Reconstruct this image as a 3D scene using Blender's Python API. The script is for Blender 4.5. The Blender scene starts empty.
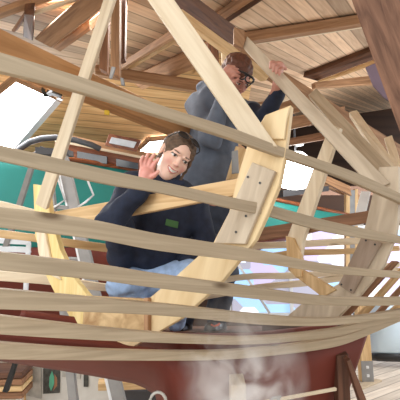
import bpy, bmesh, math, random
import numpy as np
from mathutils import Vector, Matrix
from mathutils.bvhtree import BVHTree

random.seed(7)
S = bpy.context.scene
COL = S.collection
# ------------------------------------------------------------------ camera
H = 1.25
PITCH = math.radians(10)
F = 400.0
CAM = Vector((0, 0, H))
FWD = Vector((0, math.cos(PITCH), math.sin(PITCH)))
UPV = Vector((0, -math.sin(PITCH), math.cos(PITCH)))
RGT = Vector((1, 0, 0))
cd = bpy.data.cameras.new('camera')
cam = bpy.data.objects.new('camera', cd)
COL.objects.link(cam)
cam.location = CAM
cam.rotation_euler = (math.pi / 2 + PITCH, 0, 0)
cd.sensor_width = 36
cd.sensor_fit = 'HORIZONTAL'
cd.lens = 36 * F / 400
cd.clip_start = 0.02
cd.clip_end = 200
S.camera = cam


def ray(px, py):
    return FWD + RGT * ((px - 200) / F) + UPV * ((200 - py) / F)


def P(px, py, d):
    """the point seen at (px, py), d metres along the view axis"""
    return CAM + ray(px, py) * d


def onplane(px, py, p0, n):
    r = ray(px, py)
    return CAM + r * ((p0 - CAM).dot(n) / r.dot(n))


# ------------------------------------------------------------------ materials
def srgb(r, g, b):
    def f(c):
        c /= 255.0
        return c / 12.92 if c <= 0.04045 else ((c + 0.055) / 1.055) ** 2.4
    return (f(r), f(g), f(b), 1)


def newmat(name):
    m = bpy.data.materials.new(name)
    m.use_nodes = True
    nt = m.node_tree
    b = nt.nodes['Principled BSDF']
    return m, nt, b


def wood(name, light, dark, grain=16, length=1.3, rough=.65, knots=.5, bump=.15, vary=.1):
    m, nt, b = newmat(name)
    N, L = nt.nodes, nt.links
    tc = N.new('ShaderNodeTexCoord')
    oi = N.new('ShaderNodeObjectInfo')
    off = N.new('ShaderNodeVectorMath'); off.operation = 'SCALE'
    off.inputs[0].default_value = (17, 9, 23)
    L.new(oi.outputs['Random'], off.inputs['Scale'])
    add = N.new('ShaderNodeVectorMath')
    L.new(tc.outputs['Object'], add.inputs[0]); L.new(off.outputs[0], add.inputs[1])
    mp = N.new('ShaderNodeMapping'); mp.inputs['Scale'].default_value = (length, grain, grain)
    L.new(add.outputs[0], mp.inputs['Vector'])
    nz = N.new('ShaderNodeTexNoise'); nz.inputs['Scale'].default_value = 2.2
    nz.inputs['Detail'].default_value = 5; nz.inputs['Distortion'].default_value = .8
    L.new(mp.outputs[0], nz.inputs['Vector'])
    cr = N.new('ShaderNodeValToRGB')
    cr.color_ramp.elements[0].position = .33; cr.color_ramp.elements[0].color = dark
    cr.color_ramp.elements[1].position = .66; cr.color_ramp.elements[1].color = light
    L.new(nz.outputs['Fac'], cr.inputs['Fac'])
    mk = N.new('ShaderNodeMapping'); mk.inputs['Scale'].default_value = (3.2, 9, 9)
    L.new(add.outputs[0], mk.inputs['Vector'])
    vo = N.new('ShaderNodeTexVoronoi'); vo.inputs['Scale'].default_value = .6
    L.new(mk.outputs[0], vo.inputs['Vector'])
    kr = N.new('ShaderNodeMapRange')
    kr.inputs['From Min'].default_value = .03; kr.inputs['From Max'].default_value = .085
    kr.inputs['To Min'].default_value = knots; kr.inputs['To Max'].default_value = 0
    L.new(vo.outputs['Distance'], kr.inputs['Value'])
    mx = N.new('ShaderNodeMix'); mx.data_type = 'RGBA'
    mx.inputs['B'].default_value = (dark[0] * .35, dark[1] * .28, dark[2] * .22, 1)
    L.new(kr.outputs[0], mx.inputs['Factor']); L.new(cr.outputs['Color'], mx.inputs['A'])
    hv = N.new('ShaderNodeHueSaturation')
    rr = N.new('ShaderNodeMapRange'); rr.inputs['To Min'].default_value = 1 - vary; rr.inputs['To Max'].default_value = 1 + vary
    L.new(oi.outputs['Random'], rr.inputs['Value']); L.new(rr.outputs[0], hv.inputs['Value'])
    L.new(mx.outputs['Result'], hv.inputs['Color'])
    L.new(hv.outputs['Color'], b.inputs['Base Color'])
    b.inputs['Roughness'].default_value = rough
    bp = N.new('ShaderNodeBump'); bp.inputs['Strength'].default_value = bump; bp.inputs['Distance'].default_value = .004
    L.new(nz.outputs['Fac'], bp.inputs['Height']); L.new(bp.outputs[0], b.inputs['Normal'])
    return m


def plain(name, col, rough=.5, metal=0, noise=.12, scale=12, bump=0.0):
    m, nt, b = newmat(name)
    N, L = nt.nodes, nt.links
    tc = N.new('ShaderNodeTexCoord')
    nz = N.new('ShaderNodeTexNoise'); nz.inputs['Scale'].default_value = scale; nz.inputs['Detail'].default_value = 4
    L.new(tc.outputs['Object'], nz.inputs['Vector'])
    cr = N.new('ShaderNodeValToRGB')
    cr.color_ramp.elements[0].position = .3; cr.color_ramp.elements[1].position = .7
    cr.color_ramp.elements[0].color = tuple(c * (1 - noise) for c in col[:3]) + (1,)
    cr.color_ramp.elements[1].color = tuple(min(1, c * (1 + noise)) for c in col[:3]) + (1,)
    L.new(nz.outputs['Fac'], cr.inputs['Fac']); L.new(cr.outputs['Color'], b.inputs['Base Color'])
    b.inputs['Roughness'].default_value = rough
    b.inputs['Metallic'].default_value = metal
    if bump:
        bp = N.new('ShaderNodeBump'); bp.inputs['Strength'].default_value = bump; bp.inputs['Distance'].default_value = .01
        L.new(nz.outputs['Fac'], bp.inputs['Height']); L.new(bp.outputs[0], b.inputs['Normal'])
    return m


def emit(name, col, strength):
    m, nt, b = newmat(name)
    b.inputs['Base Color'].default_value = (.8, .8, .8, 1)
    b.inputs['Emission Color'].default_value = col
    b.inputs['Emission Strength'].default_value = strength
    return m


def boards(name, light, dark, width, angle, seam=.35, rough=.7, plane='XY', vary=.5):
    """boards of one width running along a direction, in object space"""
    m, nt, b = newmat(name)
    N, L = nt.nodes, nt.links
    tc = N.new('ShaderNodeTexCoord')
    mp = N.new('ShaderNodeMapping'); mp.vector_type = 'TEXTURE'
    mp.inputs['Rotation'].default_value = (0, 0, angle)
    L.new(tc.outputs['Object'], mp.inputs['Vector'])
    sx = N.new('ShaderNodeSeparateXYZ'); L.new(mp.outputs[0], sx.inputs[0])
    dv = N.new('ShaderNodeMath'); dv.operation = 'DIVIDE'; dv.inputs[1].default_value = width
    L.new(sx.outputs['Y'], dv.inputs[0])
    fl = N.new('ShaderNodeMath'); fl.operation = 'FLOOR'; L.new(dv.outputs[0], fl.inputs[0])
    fr = N.new('ShaderNodeMath'); fr.operation = 'FRACT'; L.new(dv.outputs[0], fr.inputs[0])
    # per-board random + end joints
    wn = N.new('ShaderNodeTexWhiteNoise'); wn.noise_dimensions = '1D'; L.new(fl.outputs[0], wn.inputs['W'])
    cx = N.new('ShaderNodeCombineXYZ')
    lx = N.new('ShaderNodeMath'); lx.operation = 'MULTIPLY'; lx.inputs[1].default_value = 1.6; L.new(sx.outputs['X'], lx.inputs[0])
    ly = N.new('ShaderNodeMath'); ly.operation = 'MULTIPLY'; ly.inputs[1].default_value = 22; L.new(sx.outputs['Y'], ly.inputs[0])
    lz = N.new('ShaderNodeMath'); lz.operation = 'MULTIPLY'; lz.inputs[1].default_value = 7.3; L.new(fl.outputs[0], lz.inputs[0])
    L.new(lx.outputs[0], cx.inputs[0]); L.new(ly.outputs[0], cx.inputs[1]); L.new(lz.outputs[0], cx.inputs[2])
    nz = N.new('ShaderNodeTexNoise'); nz.inputs['Scale'].default_value = 1.3; nz.inputs['Detail'].default_value = 5; nz.inputs['Distortion'].default_value = .7
    L.new(cx.outputs[0], nz.inputs['Vector'])
    cr = N.new('ShaderNodeValToRGB')
    cr.color_ramp.elements[0].position = .3; cr.color_ramp.elements[0].color = dark
    cr.color_ramp.elements[1].position = .65; cr.color_ramp.elements[1].color = light
    L.new(nz.outputs['Fac'], cr.inputs['Fac'])
    hv = N.new('ShaderNodeHueSaturation')
    rr = N.new('ShaderNodeMapRange'); rr.inputs['To Min'].default_value = 1 - vary * .6; rr.inputs['To Max'].default_value = 1 + vary * .4
    L.new(wn.outputs['Value'], rr.inputs['Value']); L.new(rr.outputs[0], hv.inputs['Value']); L.new(cr.outputs['Color'], hv.inputs['Color'])
    ab = N.new('ShaderNodeMath'); ab.operation = 'SUBTRACT'; ab.inputs[1].default_value = .5; L.new(fr.outputs[0], ab.inputs[0])
    a2 = N.new('ShaderNodeMath'); a2.operation = 'ABSOLUTE'; L.new(ab.outputs[0], a2.inputs[0])
    sm = N.new('ShaderNodeMapRange'); sm.inputs['From Min'].default_value = .43; sm.inputs['From Max'].default_value = .48
    sm.inputs['To Max'].default_value = 1 - seam; sm.inputs['To Min'].default_value = 0
    L.new(a2.outputs[0], sm.inputs['Value'])
    mx = N.new('ShaderNodeMix'); mx.data_type = 'RGBA'
    L.new(sm.outputs[0], mx.inputs['Factor']); L.new(hv.outputs['Color'], mx.inputs['A'])
    mx.inputs['B'].default_value = (dark[0] * .25, dark[1] * .22, dark[2] * .2, 1)
    L.new(mx.outputs['Result'], b.inputs['Base Color'])
    b.inputs['Roughness'].default_value = rough
    return m


M = {}
M['batten'] = wood('batten_pine', srgb(188, 169, 142), srgb(166, 148, 122), grain=30, length=1.1, knots=.95, vary=.05)
M['ply'] = wood('yellow_ply', srgb(238, 214, 170), srgb(222, 194, 146), grain=9, knots=.15, vary=.04)
M['pale'] = wood('pale_spruce', srgb(236, 220, 192), srgb(216, 196, 164), knots=.6, vary=.04)
M['greyply'] = wood('grey_ply', srgb(214, 198, 174), srgb(184, 166, 142), grain=9, knots=.1, vary=.03)
M['greybrown'] = wood('grey_brown_ply', srgb(172, 152, 134), srgb(150, 130, 112), grain=9, knots=.1, vary=.02)
M['osb'] = wood('chipboard', srgb(228, 198, 148), srgb(176, 138, 92), grain=6, length=6, knots=.5, vary=.03)
M['spall'] = wood('spall_pine', srgb(226, 194, 146), srgb(196, 158, 108), knots=.5, vary=.05)
M['truss'] = wood('truss_pine', srgb(186, 144, 106), srgb(142, 104, 72), knots=.4, vary=.12)
M['beam'] = wood('orange_beam', srgb(194, 144, 94), srgb(164, 116, 70), grain=12, knots=.5, vary=.02)
M['darkbeam'] = wood('dark_beam', srgb(112, 74, 50), srgb(76, 48, 32), knots=.3, vary=.06)
M['rough'] = wood('rough_sawn', srgb(140, 102, 80), srgb(86, 58, 44), grain=26, length=4, rough=.9, knots=.4, bump=.9, vary=.02)
M['varnish'] = wood('varnished_mahogany', srgb(150, 86, 50), srgb(96, 50, 28), rough=.3, knots=.1)
M['shore'] = wood('shore_brown', srgb(116, 78, 58), srgb(76, 48, 36), knots=.3)
M['cedar'] = wood('brown_spall', srgb(164, 120, 88), srgb(124, 86, 60), knots=.2)
M['yellowend'] = wood('yellow_end', srgb(238, 216, 156), srgb(222, 194, 126), knots=.1)
M['red'] = plain('red_bottom_paint', srgb(110, 46, 33), rough=.65, noise=.16, scale=5)
M['alu'] = plain('aluminium', srgb(150, 148, 146), rough=.5, metal=.4, noise=.08)
M['alulight'] = plain('bright_aluminium', srgb(226, 228, 230), rough=.4, metal=.3, noise=.05)
M['steel'] = plain('galvanised', srgb(150, 150, 150), rough=.4, metal=.8)
M['black'] = plain('black_plastic', srgb(26, 26, 28), rough=.4)
M['darkgrey'] = plain('dark_grey_plastic', srgb(70, 70, 74), rough=.5)
M['teal'] = plain('teal_paint', srgb(40, 132, 124), rough=.4, noise=.1, scale=2)
M['white'] = plain('white_paint', srgb(226, 230, 234), rough=.5, noise=.05)
M['cream'] = plain('cream_board', srgb(206, 202, 194), rough=.6, noise=.06)
M['paleblue'] = plain('pale_blue_paint', srgb(200, 220, 234), rough=.35, noise=.06, scale=2)
M['navy'] = plain('navy_fleece', srgb(30, 38, 58), rough=.85, noise=.25, scale=30, bump=.2)
M['hoodie'] = plain('grey_blue_hoodie', srgb(96, 104, 118), rough=.9, noise=.16, scale=18, bump=.3)
M['trousers'] = plain('slate_trousers', srgb(66, 74, 90), rough=.85, noise=.2, scale=20, bump=.2)
M['jeans'] = plain('light_jeans', srgb(160, 186, 222), rough=.85, noise=.14, scale=40, bump=.2)
M['hair'] = plain('brown_hair', srgb(100, 80, 64), rough=.75, noise=.4, scale=60)
M['redhair'] = plain('auburn_hair', srgb(98, 60, 44), rough=.6, noise=.35, scale=60)
M['green'] = plain('green_print', srgb(66, 110, 62), rough=.7)
M['orange'] = plain('orange_lace', srgb(226, 92, 40), rough=.7)
M['screw'] = plain('screw_head', srgb(62, 60, 58), rough=.4, metal=.6)
M['yellow'] = plain('yellow_plastic', srgb(222, 186, 50), rough=.5)
M['purple'] = plain('purple_sheet', srgb(112, 92, 104), rough=.6)
M['hose'] = plain('silver_hose', srgb(196, 192, 184), rough=.45, metal=.3)
M['glassdark'] = plain('dark_window_glass', srgb(44, 48, 54), rough=.1)
M['glasspale'] = plain('pale_window_glass', srgb(206, 214, 222), rough=.1)
M['photo1'] = plain('print_grey', srgb(176, 172, 164), rough=.4, noise=.25, scale=14)
M['photo2'] = plain('print_dark', srgb(62, 62, 58), rough=.4, noise=.6, scale=30)
M['printgreen'] = plain('print_green', srgb(84, 164, 132), rough=.4)
M['printbrown'] = plain('print_brown', srgb(150, 104, 72), rough=.4)
M['skyglass'] = emit('daylight_pane', (1, 1, 1, 1), 8)
M['lampglow'] = emit('lamp_glow', (1, .98, .95, 1), 9)
M['ceil'] = boards('ceiling_boards', srgb(232, 202, 170), srgb(206, 172, 140), .125, math.atan2(.856, .518), vary=.6)
M['ceil2'] = boards('far_ceiling_boards', srgb(232, 196, 142), srgb(204, 160, 106), .14, 0.15, vary=.2)
M['floor'] = boards('floor_boards', srgb(222, 210, 194), srgb(190, 176, 160), .147, math.atan2(.62, .78), vary=.25)
M['wall'] = boards('wall_boards', srgb(94, 66, 50), srgb(58, 40, 32), .16, 0, vary=.4)


def pastel():
    m, nt, b = newmat('pastel_daylight')
    N, L = nt.nodes, nt.links
    tc = N.new('ShaderNodeTexCoord')
    vo = N.new('ShaderNodeTexVoronoi'); vo.inputs['Scale'].default_value = 1.9; vo.distance = 'CHEBYCHEV'
    L.new(tc.outputs['Object'], vo.inputs['Vector'])
    sp = N.new('ShaderNodeSeparateColor'); L.new(vo.outputs['Color'], sp.inputs[0])
    cr = N.new('ShaderNodeValToRGB'); cr.color_ramp.interpolation = 'CONSTANT'
    el = cr.color_ramp.elements
    cols = [srgb(226, 234, 248), srgb(190, 182, 216), srgb(160, 200, 236), srgb(240, 238, 240), srgb(160, 160, 176), srgb(140, 170, 216)]
    el[0].color = cols[0]; el[1].position = .2; el[1].color = cols[1]
    for i in range(2, 6):
        e = el.new(i * .165); e.color = cols[i]
    L.new(sp.outputs[0], cr.inputs['Fac'])
    L.new(cr.outputs['Color'], b.inputs['Emission Color'])
    L.new(cr.outputs['Color'], b.inputs['Base Color'])
    b.inputs['Emission Strength'].default_value = .75
    return m


M['pastel'] = pastel()


def skinmat(name):
    m, nt, b = newmat(name)
    a = nt.nodes.new('ShaderNodeAttribute'); a.attribute_name = 'Col'
    nt.links.new(a.outputs['Color'], b.inputs['Base Color'])
    b.inputs['Roughness'].default_value = .5
    b.inputs['Subsurface Weight'].default_value = .08
    b.inputs['Subsurface Radius'].default_value = (.01, .004, .002)
    return m


M['skin'] = skinmat('skin')

# ------------------------------------------------------------------ object helpers


def tag(o, label=None, cat=None, group=None, kind=None):
    if label: o['label'] = label
    if cat: o['category'] = cat
    if group: o['group'] = group
    if kind: o['kind'] = kind
    return o


def put(name, verts, faces, mat, parent=None, frame=None, smooth=False, bevel=0):
    """one mesh object from world-space geometry; frame = (origin, x axis, up) gives its own axes"""
    vs = [Vector(v) for v in verts]
    if frame is None:
        org = sum(vs, Vector()) / len(vs)
        mw = Matrix.Translation(org)
    else:
        org, x, up = frame
        x = x.normalized(); z = x.cross(up).normalized(); y = z.cross(x).normalized()
        mw = Matrix(((x.x, y.x, z.x, org.x), (x.y, y.y, z.y, org.y), (x.z, y.z, z.z, org.z), (0, 0, 0, 1)))
    inv = mw.inverted()
    me = bpy.data.meshes.new(name)
    me.from_pydata([inv @ v for v in vs], [], faces)
    me.materials.append(mat)
    bm = bmesh.new(); bm.from_mesh(me)
    bmesh.ops.recalc_face_normals(bm, faces=bm.faces)
    bm.to_mesh(me); bm.free()
    if smooth:
        me.polygons.foreach_set('use_smooth', [True] * len(me.polygons))
    o = bpy.data.objects.new(name, me)
    COL.objects.link(o)
    o.matrix_world = mw
    if bevel:
        bv = o.modifiers.new('edge', 'BEVEL'); bv.width = bevel; bv.segments = 1; bv.limit_method = 'ANGLE'
    if parent is not None:
        adopt(o, parent, mw)
    return o


def adopt(o, parent, mw):
    """parent keeping the world place (parents may themselves be children)"""
    def world(p):
        m = p.matrix_basis.copy()
        if p.parent: m = world(p.parent) @ p.matrix_parent_inverse @ m
        return m
    o.parent = parent
    o.matrix_parent_inverse = world(parent).inverted()
    o.matrix_basis = mw


def empty(name, loc):
    o = bpy.data.objects.new(name, None)
    o.empty_display_size = .1
    COL.objects.link(o)
    o.location = loc
    o.matrix_basis = Matrix.Translation(loc)
    return o


def plank(name, A, B, dA, dB, th, mat, parent=None, bevel=.002, ext=None):
    """solid plank: end A = two edge points in the picture at depth dA, end B the same; th = thickness away from the viewer"""
    a0, a1 = P(*A[0], dA), P(*A[1], dA)
    b0, b1 = P(*B[0], dB), P(*B[1], dB)
    n = (b0 - a0).cross(a1 - a0).normalized()
    if n.dot(a0 - CAM) < 0: n = -n
    e = n * th if ext is None else ext
    vs = [a0, a1, b1, b0, a0 + e, a1 + e, b1 + e, b0 + e]
    fs = [(0, 1, 2, 3), (4, 5, 6, 7), (0, 1, 5, 4), (1, 2, 6, 5), (2, 3, 7, 6), (3, 0, 4, 7)]
    x = ((b0 + b1) - (a0 + a1))
    return put(name, vs, fs, mat, parent, ((a0 + a1 + b0 + b1) / 4 + e / 2, x, a0 - a1), bevel=bevel)


def prism(name, pts, ext, mat, parent=None, bevel=.002, xdir=None):
    """polygon of world points extruded by ext"""
    n = len(pts)
    vs = [Vector(p) for p in pts] + [Vector(p) + ext for p in pts]
    fs = [tuple(range(n)), tuple(range(n, 2 * n))] + [(i, (i + 1) % n, (i + 1) % n + n, i + n) for i in range(n)]
    c = sum(vs, Vector()) / len(vs)
    if xdir is None: xdir = vs[n // 2] - vs[0]
    x = xdir - ext.normalized() * xdir.dot(ext.normalized())
    return put(name, vs, fs, mat, parent, (c, x, ext.cross(x)), bevel=bevel)


def boxw(name, lo, hi, mat, parent=None, bevel=0, xdir='X'):
    x0, y0, z0 = lo; x1, y1, z1 = hi
    vs = [(x, y, z) for x in (x0, x1) for y in (y0, y1) for z in (z0, z1)]
    fs = [(0, 1, 3, 2), (4, 5, 7, 6), (0, 1, 5, 4), (2, 3, 7, 6), (0, 2, 6, 4), (1, 3, 7, 5)]
    d = {'X': (Vector((1, 0, 0)), Vector((0, 1, 0))), 'Z': (Vector((0, 0, 1)), Vector((0, 1, 0)))}[xdir]
    return put(name, vs, fs, mat, parent, (Vector(((x0 + x1) / 2, (y0 + y1) / 2, (z0 + z1) / 2)), d[0], d[1]), bevel=bevel)


def catmull(pts, n):
    """pts: list of tuples; smooth curve resampled"""
    pts = [np.array(p, float) for p in pts]
    ext = [2 * pts[0] - pts[1]] + pts + [2 * pts[-1] - pts[-2]]
    out = []
    for i in range(1, len(ext) - 2):
        p0, p1, p2, p3 = ext[i - 1:i + 3]
        for k in range(n):
            t = k / n
            out.append(.5 * ((2 * p1) + (-p0 + p2) * t + (2 * p0 - 5 * p1 + 4 * p2 - p3) * t * t + (-p0 + 3 * p1 - 3 * p2 + p3) * t ** 3))
    out.append(pts[-1])
    return out


def tube(name, pts, r, mat, parent=None, seg=8, closed=False):
    pts = [Vector(p) for p in pts]
    n = len(pts)
    rs = r if isinstance(r, (list, tuple)) else [r] * n
    vs, fs = [], []
    ref = Vector((.3, .2, .93)).normalized()
    for i, p in enumerate(pts):
        t = (pts[(i + 1) % n] - pts[i - 1]) if closed else (pts[min(i + 1, n - 1)] - pts[max(i - 1, 0)])
        t.normalize()
        a = t.cross(ref)
        if a.length < .05: a = t.cross(Vector((1, 0, 0)))
        a.normalize(); b = t.cross(a)
        for k in range(seg):
            q = 2 * math.pi * k / seg
            vs.append(p + (a * math.cos(q) + b * math.sin(q)) * rs[i])
    rng = n if closed else n - 1
    for i in range(rng):
        for k in range(seg):
            j = (i + 1) % n
            fs.append((i * seg + k, i * seg + (k + 1) % seg, j * seg + (k + 1) % seg, j * seg + k))
    if not closed:
        fs.append(tuple(range(seg))); fs.append(tuple(range((n - 1) * seg, n * seg)))
    return put(name, vs, fs, mat, parent, smooth=True)


def loft(name, rows, mat, parent=None, th=0, smooth=True):
    """rows: lists of world points of equal length"""
    m = len(rows[0]); vs = [p for r in rows for p in r]
    fs = [(i * m + j, i * m + j + 1, (i + 1) * m + j + 1, (i + 1) * m + j) for i in range(len(rows) - 1) for j in range(m - 1)]
    o = put(name, vs, fs, mat, parent, smooth=smooth)
    if th:
        s = o.modifiers.new('thick', 'SOLIDIFY'); s.thickness = th; s.offset = 0
    return o


# ------------------------------------------------------------------ implicit surfaces (people)
def smin(a, b, k):
    if k <= 0: return np.minimum(a, b)
    h = np.clip(.5 + .5 * (b - a) / k, 0, 1)
    return b * (1 - h) + a * h - k * h * (1 - h)


def cone(a, b, ra, rb):
    a = np.array(a, np.float32); b = np.array(b, np.float32)
    def f(p):
        ab = b - a
        t = np.clip(((p - a) @ ab) / max(float(ab @ ab), 1e-9), 0, 1)
        q = p - a - t[:, None] * ab
        return np.sqrt((q * q).sum(1)) - (ra + (rb - ra) * t)
    return f


def ell(c, r, R=None):
    c = np.array(c, np.float32); r = np.array(r, np.float32)
    def f(p):
        q = p - c
        if R is not None: q = q @ R
        k0 = np.sqrt(((q / r) ** 2).sum(1)); k1 = np.sqrt(((q / (r * r)) ** 2).sum(1))
        return k0 * (k0 - 1) / np.maximum(k1, 1e-6)
    return f


def union(prims):
    """prims: list of (f, k)"""
    def f(p):
        d = None
        for g, k in prims:
            v = g(p)
            if d is None: d = v
            elif k >= 0: d = smin(d, v, k)
            else: d = -smin(-d, v, -k)          # negative k carves g away
        return d
    return f


def surface(f, lo, hi, h, C=4):
    lo = np.array(lo, np.float32); hi = np.array(hi, np.float32)
    nc = np.ceil((hi - lo) / (h * C)).astype(int) + 1
    def grid(n, step, off):
        ax = [lo[i] + off + np.arange(n[i], dtype=np.float32) * step for i in range(3)]
        return np.stack(np.meshgrid(*ax, indexing='ij'), -1)
    gc = grid(nc, h * C, h * (C - 1) / 2)
    dc = f(gc.reshape(-1, 3)).reshape(nc)
    V = np.repeat(np.repeat(np.repeat(dc, C, 0), C, 1), C, 2).astype(np.float32)
    near = np.abs(dc) < h * C * 1.9
    nearf = np.repeat(np.repeat(np.repeat(near, C, 0), C, 1), C, 2)
    idx = np.argwhere(nearf)
    V[nearf] = f(lo + idx.astype(np.float32) * h)
    n = V.shape
    ins = V < 0
    s = [slice(0, -1), slice(1, None)]
    cnt = np.zeros([k - 1 for k in n], int)
    for a in (0, 1):
        for b in (0, 1):
            for c in (0, 1):
                cnt += ins[s[a], s[b], s[c]]
    mixed = (cnt > 0) & (cnt < 8)
    cells = np.argwhere(mixed)
    ids = -np.ones(mixed.shape, int)
    ids[mixed] = np.arange(len(cells))
    acc = np.zeros((len(cells), 3)); num = np.zeros(len(cells))
    cor = [(a, b, c) for a in (0, 1) for b in (0, 1) for c in (0, 1)]
    for i, p in enumerate(cor):
        for q in cor[i + 1:]:
            if sum(abs(np.array(p) - np.array(q))) != 1: continue
            vp = V[tuple((cells + p).T)]; vq = V[tuple((cells + q).T)]
            m = (vp < 0) != (vq < 0)
            t = np.where(m, vp / np.where(vp - vq == 0, 1, vp - vq), 0)
            pos = np.array(p) + t[:, None] * (np.array(q) - np.array(p))
            acc += np.where(m[:, None], pos, 0); num += m
    verts = lo + (cells + acc / np.maximum(num, 1)[:, None]) * h
    faces = []
    for ax in range(3):
        o1, o2 = [(1, 2), (2, 0), (0, 1)][ax]
        a = np.take(ins, range(n[ax] - 1), ax); b = np.take(ins, range(1, n[ax]), ax)
        e = np.argwhere(a != b)
        e = e[(e[:, o1] > 0) & (e[:, o2] > 0) & (e[:, o1] < n[o1] - 1) & (e[:, o2] < n[o2] - 1)]
        u = np.zeros(3, int); u[o1] = 1; w = np.zeros(3, int); w[o2] = 1
        q = np.stack([ids[tuple((e - u - w).T)], ids[tuple((e - w).T)], ids[tuple(e.T)], ids[tuple((e - u).T)]], 1)
        flip = ~ins[tuple(e.T)]
        q[flip] = q[flip][:, ::-1]
        faces.append(q)
    faces = np.concatenate(faces)
    faces = faces[(faces >= 0).all(1)]
    return verts, faces


def put_np(name, verts, faces, mat, parent=None, cols=None):
    org = Vector(verts.mean(0).tolist())
    me = bpy.data.meshes.new(name)
    me.from_pydata((verts - np.array(org)).tolist(), [], faces.tolist())
    me.materials.append(mat)
    me.polygons.foreach_set('use_smooth', [True] * len(me.polygons))
    if cols is not None:
        a = me.color_attributes.new('Col', 'FLOAT_COLOR', 'POINT')
        a.data.foreach_set('color', np.concatenate([cols, np.ones((len(cols), 1))], 1).astype(np.float32).ravel())
    o = bpy.data.objects.new(name, me); COL.objects.link(o)
    mw = Matrix.Translation(org); o.matrix_world = mw
    if parent is not None: adopt(o, parent, mw)
    return o


def hit(o, px, py, lift=.004):
    """point of a mesh's surface seen at a pixel, and its normal"""
    me = o.data; mw = o.matrix_world if not o.parent else o.matrix_basis
    vs = [mw @ v.co for v in me.vertices]
    t = BVHTree.FromPolygons(vs, [tuple(p.vertices) for p in me.polygons])
    r = ray(px, py).normalized()
    loc, nor, i, d = t.ray_cast(CAM, r)
    if loc is None: return None, None
    if nor.dot(r) > 0: nor = -nor
    return loc + nor * lift, nor


# ================================================================== SETTING
D1 = Vector((.518, .856, 0))
ZC = 2.2 + H


def ceil_z(x, y): return ZC + .31 * (.518 * (x - 1.14) + .856 * (y - 3.05))


def dceil(px, py):
    r = ray(px, py)
    num = ceil_z(0, 0) - H
    return num / (r.z - .31 * (.518 * r.x + .856 * r.y))


fl = boxw('floor', (-6, -3, -.05), (9, 16, 0), M['floor']); tag(fl, kind='structure')
# main ceiling: one slope of boards rising away from the viewer
cp = [(-2.2, 1.2), (6, -1.5), (9, 3), (9, 16), (1, 16), (-.2, 10.5), (-1.1, 5.2)]
bot = [Vector((x, y, ceil_z(x, y))) for x, y in cp]
ce = prism('ceiling', bot, Vector((0, 0, .06)), M['ceil'], bevel=0)
ce.data.transform(ce.matrix_basis); ce.matrix_basis = Matrix.Identity(4)
tag(ce, kind='structure')
# second, lower slope on the far left, falling away
C2 = [(-5.5, 3.9), (.6, 3.9), (.6, 7.4), (-5.5, 7.4)]


def c2z(y): return H + 1.95 - .31 * (y - 5)


C2P0 = Vector((0, 5, H + 1.95)); C2N = Vector((0, .31, 1)).normalized()
c2 = prism('ceiling_lower', [Vector((x, y, c2z(y))) for x, y in C2], Vector((0, 0, .05)), M['ceil2'], bevel=0)
c2.data.transform(c2.matrix_basis); c2.matrix_basis = Matrix.Identity(4)
tag(c2, kind='structure')
wb = boxw('wall_back', (-6, 16, 0), (9, 16.1, 8), M['wall'], xdir='Z'); tag(wb, kind='structure')
wl = boxw('wall_left', (-5.6, 2, 0), (-5.5, 10.4, 3.4), M['wall'], xdir='Z'); tag(wl, kind='structure')
wr = boxw('wall_right', (9.0, 5, 0), (9.1, 16, 5.2), M['wall'], xdir='Z'); tag(wr, kind='structure')
lw = boxw('wall_far', (-5.5, 7.3, 0), (1.2, 7.4, 2.75), M['wall'], xdir='Z'); tag(lw, kind='structure')


def roof_window(name, quad, fr, glassmat):
    """window lying in the lower slope, hung just under its boards"""
    p0 = C2P0 - C2N * .03
    pts = [onplane(x, y, p0, C2N) for x, y in quad]
    w = prism(name, pts, C2N * .02, glassmat, bevel=0); tag(w, kind='structure')
    n = len(pts)
    for i in range(n):
        a, b = pts[i], pts[(i + 1) % n]
        c = sum(pts, Vector()) / n
        t = (b - a).normalized(); o = t.cross(C2N)
        if o.dot(a - c) < 0: o = -o
        prism('window_frame', [a - t * fr, b + t * fr, b + t * fr + o * fr, a - t * fr + o * fr], -C2N * .05, M['white'] if i == 1 else M['truss'], w)
    return w


w1 = roof_window('window_1', [(17, 79), (56, 97), (12, 149), (-45, 128)], .07, M['skyglass'])
lat = [onplane(x, y, C2P0 - C2N * .1, C2N) for x, y in ((41, 90), (44, 97), (49, 97), (52, 95.5), (61, 99), (62, 96), (52, 92.5), (46, 93.5))]
prism('window_latch', lat, C2N * .05, M['black'], w1)
w2 = roof_window('window_2', [(150, 139), (182, 136), (186, 152), (136, 152)], .05, M['skyglass'])
# pastel glazed opening at the far right, seen through the frames
w3 = boxw('window_3', (.55, 7.0, .55), (3.6, 7.05, 1.95), M['pastel']); tag(w3, kind='structure')
for x in (.5, 1.55, 2.6, 3.6):
    boxw('window_frame', (x - .03, 6.95, .5), (x + .03, 7.06, 2.0), M['white'], w3)
boxw('window_frame', (.5, 6.95, .47), (3.63, 7.06, .55), M['white'], w3)
boxw('window_frame', (.5, 6.95, 1.95), (3.63, 7.06, 2.03), M['white'], w3)
wp = boxw('wall_partition', (.45, 7.06, 0), (6, 7.16, 2.75), M['wall'], xdir='Z'); tag(wp, kind='structure')

# ================================================================== ROOF TIMBERS
def timber(name, A, B, th, mat, label, k=.96, cat='beam', group=None, dA=None, dB=None):
    ca = [(A[0][0] + A[1][0]) / 2, (A[0][1] + A[1][1]) / 2]; cb = [(B[0][0] + B[1][0]) / 2, (B[0][1] + B[1][1]) / 2]
    o = plank(name, A, B, dA or dceil(*ca) * k, dB or dceil(*cb) * k, th, mat, bevel=.004)
    return tag(o, label, cat, group)


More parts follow.
